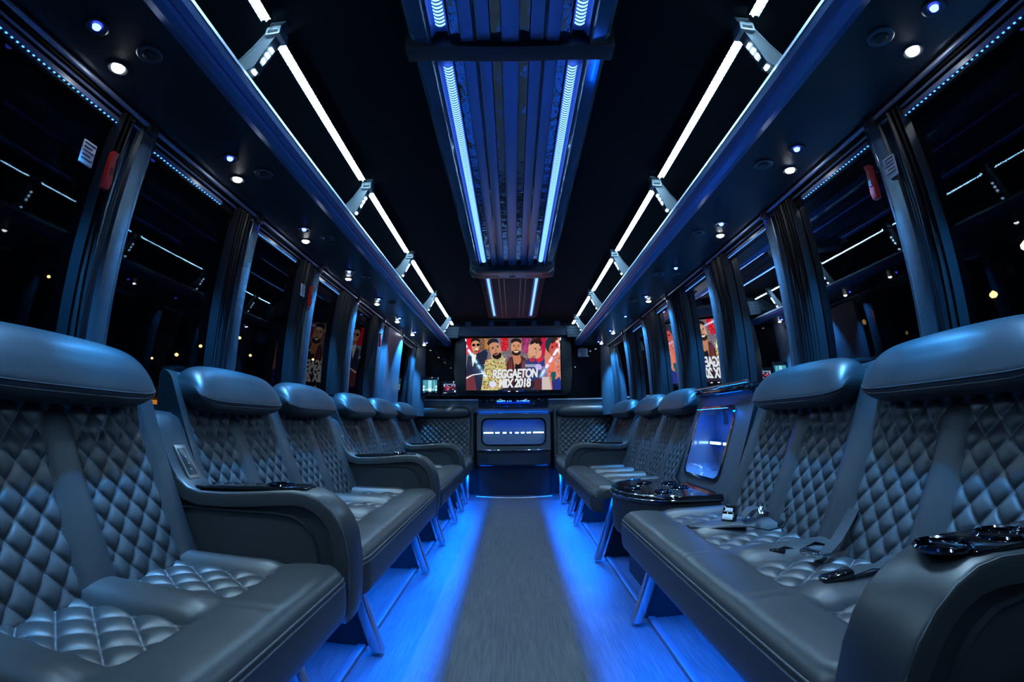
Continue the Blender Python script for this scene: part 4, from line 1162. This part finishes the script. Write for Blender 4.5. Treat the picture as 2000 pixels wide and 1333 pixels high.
# two small touch screens left of the television
def small_screen(x0, x1, z0, z1, y, label, kind):
    r = root('touch_screen', label, 'screen', ((x0 + x1)/2, y, z0))
    w_, h_ = (x1 - x0)/2, z1 - z0
    b = MB().box(-w_ - .024, w_ + .024, .004, .03, -.035, h_ + .03); bevel(b.build('frame', gloss_black, r, smooth=False), .004)
    b = MB().box(-.02, .02, .03, .16, h_*.3, h_*.7); b.build('bracket', matte_black, r, smooth=False)
    Q = Pic(); v0 = len(Q.v)
    def q(pts, c):
        o = len(Q.v); 
        for px, pz in pts: Q.v.append((-w_ + 2*w_*px, .002 - Q.n*.00006, h_*pz))
        Q.n += 1; Q.f.append(tuple(range(o, o + len(pts)))); Q.c.append(c)
    def rc(a, b_, c_, d, col): q([(a, b_), (c_, b_), (c_, d), (a, d)], col)
    rq = random.Random(4)
    if kind == 'blue':
        rc(0, 0, 1, 1, (10, 40, 60)); rc(.02, .12, .98, .97, (60, 150, 170)); rc(.2, .2, .8, .95, (150, 225, 235))
        for a in (.22, .30, .62, .70): rc(a, .3, a + .06, .95, (30, 90, 120))
        for a, c_ in ((.02, .15), (.02, .38), (.86, .15), (.86, .38)): rc(a, c_, a + .12, c_ + .17, (220, 250, 250))
        rc(.4, .1, .6, .35, (235, 255, 250)); rc(0, 0, 1, .1, (6, 20, 30))
        for a in (.05, .12, .5, .9): rc(a, .02, a + .04, .07, (170, 200, 210))
    else:
        rc(0, 0, 1, 1, (20, 24, 48)); rc(0, .9, 1, 1, (120, 150, 190)); rc(.0, .0, .25, .05, (230, 240, 250))
        for _ in range(26):
            a, c_ = rq.uniform(.1, .8), rq.uniform(.25, .8); rc(a, c_, a + rq.uniform(.05, .16), c_ + rq.uniform(.03, .1), rq.choice([(235, 60, 90), (220, 40, 60), (250, 150, 160), (120, 20, 50)]))
        rc(.82, .1, .98, .3, (215, 235, 255)); rc(.02, .7, .1, .9, (200, 220, 250)); rc(.84, .72, .96, .88, (200, 225, 255))
    for i_, c_ in enumerate(Q.c): Q.c[i_] = tuple(min(255, v) for v in c_)
    Q.build('display', r); return r
small_screen(-1.035, -.865, 1.165, 1.315, 5.33, 'left, larger small touch screen with pale blue menu, left of the television', 'blue')
small_screen(-.790, -.640, 1.160, 1.265, 5.31, 'smaller touch screen with red picture just left of the television', 'red')
# small grey box hanging at the right of the television
r = root('control_box', 'small grey box hanging under the shelf right of the television', 'box', (.80, 5.30, 1.56))
bevel(MB().box(-.055, .055, 0, .06, .0, .10).build('case', mat('box_grey', (.2, .23, .25), .5), r, smooth=False), .012, 3)
MB().box(-.01, .01, .02, .04, .10, .135).build('stem', matte_black, r, smooth=False)
b = MB().lathe((.085, .02, .06), [(.012, 0), (.013, .012), (.0005, .016)], 12); b.build('sensor', label_white, r)

# ------------------------------------------------------------------ red emergency handles on pillars
def handle(s, y, z0, z1, label, tagbox=True):
    z = (z0 + z1)/2; x = wall_x(z)
    r = root('emergency_handle', label, 'handle', (s*(x - .056), y, z), 'red emergency window handles')
    h_ = (z1 - z0)/2
    b = MB().loft([[(s*.012, yy, -h_), (s*-.006, yy, -h_), (s*-.012, yy, -h_*.6), (s*-.008, yy, h_*.7), (s*-.016, yy, h_), (s*.006, yy, h_)] for yy in (-.011, .011)])
    bevel(b.build('grip', red_plastic, r, smooth=False), .003)
    MB().box(s*-.013, s*-.009, -.006, .006, -h_*.25, h_*.1).build('slot', mat('dark_red', (.2, .005, .005), .5), r, smooth=False)
    if tagbox:
        b = MB().box(s*.004, s*.010, -.10, -.055, -.02, .045); bevel(b.build('label_card', label_white, r, smooth=False), .002)
        for k_ in range(5):
            MB().box(s*.0025, s*.0042, -.097, -.060 - .008*(k_ % 2), .036 - k_*.011, .0385 - k_*.011).build('printed_line', mat('ink', (.05, .05, .06), .6), r, smooth=False)
    return r
handle(-1, PY[3] - .112, 1.430, 1.540, 'red emergency handle beside the nearest left window post, white card next to it')
handle(-1, PY[5] - .09, 1.445, 1.555, 'thin red emergency handle on the third left window post')
handle(-1, PY[7] - .09, 1.445, 1.555, 'small distant red emergency handle by the wide steel panel on the left', False)
handle(1, PY[3] + .055, 1.455, 1.565, 'red emergency handle half hidden behind the nearest right window post')

# ------------------------------------------------------------------ seat belts on the right bench
def ribbon_strip(pts, wdir, hw, b, th=.0016):
    """flat webbing along pts; wdir gives the width direction"""
    rings = []
    for i, p in enumerate(pts):
        p = Vector(p); w_ = Vector(wdir[i] if isinstance(wdir[0], (tuple, list)) else wdir).normalized()
        d = (Vector(pts[min(i+1, len(pts)-1)]) - Vector(pts[max(0, i-1)])).normalized(); n_ = w_.cross(d).normalized()*th
        rings.append([tuple(p + w_*hw + n_), tuple(p - w_*hw + n_), tuple(p - w_*hw - n_), tuple(p + w_*hw - n_)])
    b.loft(rings); return b
def obox(parent, name, m, c, size, rz, rx=0, ry=0, bv=.003):
    o = MB().box(-size[0]/2, size[0]/2, -size[1]/2, size[1]/2, -size[2]/2, size[2]/2).build(name, m, parent, smooth=False); bevel(o, bv)
    o.data.transform(Matrix.Translation(Vector(c)) @ Matrix.Rotation(rz, 4, 'Z') @ Matrix.Rotation(ry, 4, 'Y') @ Matrix.Rotation(rx, 4, 'X')); return o
r = root('seat_belt', 'seat belt buckle with white label at the back of the right bench near the console', 'seat belt', (.80, 1.60, .46), 'seat belts on the right bench')
bk = obox(r, 'buckle', gloss_black, (-.035, .02, .034), (.030, .050, .062), R(40), 0, R(25), .006)
obox(r, 'label', label_white, (-.0535, .0015, .030), (.002, .040, .020), R(40), 0, R(25), .001)
obox(r, 'release_button', label_white, (-.0425, .0115, .052), (.004, .028, .014), R(40), 0, R(25), .003)
pts = [(.10, .02, .0), (.07, -.03, .05), (.045, -.07, .055), (.03, -.10, .02), (.0, -.10, .004), (-.05, -.06, .002), (-.10, .0, .003), (-.17, .05, .006)]
b = MB(); b.tube([tuple(Vector(p)) for p in [(.11, -.10, .05), (.10, -.15, .075), (.08, -.185, .055), (.06, -.18, .02), (.03, -.14, .004), (.0, -.06, .004)]], .0025, 6); b.build('cord', matte_black, r)
b = MB(); ribbon_strip([(.115, .03, .03), (.07, .02, .052), (.03, .0, .05), (.0, -.01, .028)], (0, 1, .1), .022, b); b.build('webbing', webbing, r)
b = MB(); ribbon_strip([(-.005, -.05, .004), (-.06, -.04, .006), (-.13, -.02, .004), (-.20, .00, .008)], (.1, 1, 0), .020, b); b.build('loose_webbing', webbing, r)
obox(r, 'tongue', chrome, (.045, -.06, .06), (.05, .018, .004), R(60), 0, R(-30), .001)
r = root('seat_belt', 'seat belt with black strap and chrome-edged adjuster lying on the right bench', 'seat belt', (.80, 1.17, .455), 'seat belts on the right bench')
b = MB(); ribbon_strip([(.155, .02, .11), (.13, .02, .075), (.08, .0, .035), (.03, -.02, .014), (-.01, -.035, .018)], (.05, 1, 0), .024, b); b.build('webbing', webbing, r)
b = MB(); ribbon_strip([(.10, .06, .010), (.05, .075, .022), (-.01, .07, .012), (-.06, .075, .02), (-.10, .08, .008)], [(.3, 1, .2), (.2, 1, 0), (0, 1, .3), (-.2, 1, 0), (0, 1, 0)], .022, b); b.build('loose_webbing', webbing, r)
obox(r, 'adjuster', chrome, (-.025, -.03, .018), (.026, .070, .018), R(8), 0, 0, .006)
obox(r, 'adjuster_bar', gloss_black, (-.025, -.03, .026), (.018, .054, .006), R(8), 0, 0, .002)
obox(r, 'tongue', gloss_black, (-.075, .06, .012), (.045, .036, .008), R(-25), 0, 0, .003)
r = root('seat_belt', 'dark seat belt buckle partly hidden behind the big right armrest', 'seat belt', (.70, .93, .462), 'seat belts on the right bench')
obox(r, 'buckle', gloss_black, (0, 0, .018), (.075, .036, .024), R(-10), 0, R(-12), .006)
b = MB(); ribbon_strip([(.03, .0, .022), (.08, .0, .03), (.13, .01, .02), (.19, .02, .03)], (0, 1, 0), .022, b); b.build('webbing', webbing, r)

# ------------------------------------------------------------------ outside: ground, street lamps, lit building
b = MB().add([(-160, -60, -.75), (160, -60, -.75), (160, 260, -.75), (-160, 260, -.75)], [(0, 1, 2, 3)]); struct(b.build('ground', mat('asphalt', (.02, .02, .022), .9), smooth=False))
def street_lamp(d, dist, rad, label, m):
    d = Vector(d).normalized(); p = Vector((0, 0, H)) + d*dist
    r = root('street_lamp', label, 'street lamp', (p.x, p.y, -.75), 'distant street lamps in the night')
    hz = p.z + .75
    b = MB().tube([(0, 0, 0), (0, 0, hz*.97), (.02, 0, hz + rad)], rad*.35, 6); b.build('pole', mat('pole_dark', (.03, .03, .03), .6), r)
    b = MB().lathe((0, 0, hz - rad*.4), [(rad*.2, rad*1.2), (rad, rad*.5), (rad, -rad*.1), (rad*.5, -rad*.6), (.001, -rad*.7)], 12); b.build('lamp_head', m, r)
for i, (px, d, dist, rad) in enumerate([('upper one', (-.781, .585, .217), 34, .10), ('brighter one', (-.629, .769, .111), 44, .16), ('low faint one', (-.692, .716, .092), 60, .14), ('small one', (-.662, .740, .100), 60, .14),
        ('one', (-.594, .794, .131), 46, .15), ('high one', (-.533, .833, .153), 40, .13), ('lower one', (-.517, .852, .121), 48, .13), ('faint one', (-.405, .906, .120), 50, .12)]):
    where = ['through the nearest left window, above the horizon glow', 'left of the second left window post', 'faint and lowest beside the orange lit building', 'above the orange lit building',
             'just left of the second window post', 'high, between second and third left window posts', 'lower, between second and third left window posts', 'between third and fourth left window posts'][i]
    street_lamp(d, dist, rad, 'tiny orange street lamp seen %s' % where, street_glow)
street_lamp((.823, .510, .236), 16, .15, 'bright orange street lamp at the right edge of the photo', street_bright)
street_lamp((.800, .575, .170), 30, .20, 'dim orange street lamp low in the nearest right window', street_glow)
r = root('building', 'low building lit orange outside between the two nearest left headrests', 'building', (-14.2, 15.6, -.75))
r.rotation_euler = (0, 0, R(42))
b = MB().box(-6, 1.5, -.2, 4, 0, 2.15); b.build('wall', mat('plaster', (.05, .04, .03), .8), r, smooth=False)
b = MB().box(-6.4, 2.0, -.9, 4.4, 2.15, 2.60); b.build('roof', mat('roof_sheet', (.12, .12, .12), .6), r, smooth=False)
b = MB().box(.1, 1.3, -.24, -.20, .4, 2.1); b.build('glowing_wall', lit_wall, r, smooth=False)  # glowing sheet standing in for an orange-lit stretch of wall
ld = bpy.data.lights.new('wall_lamp', 'POINT'); ld.energy = 90; ld.color = (1, .42, .1); ld.shadow_soft_size = .1
lo = bpy.data.objects.new('wall_lamp', ld); C.objects.link(lo); lo.parent = r; lo.location = (-1.5, -1.2, 1.6)
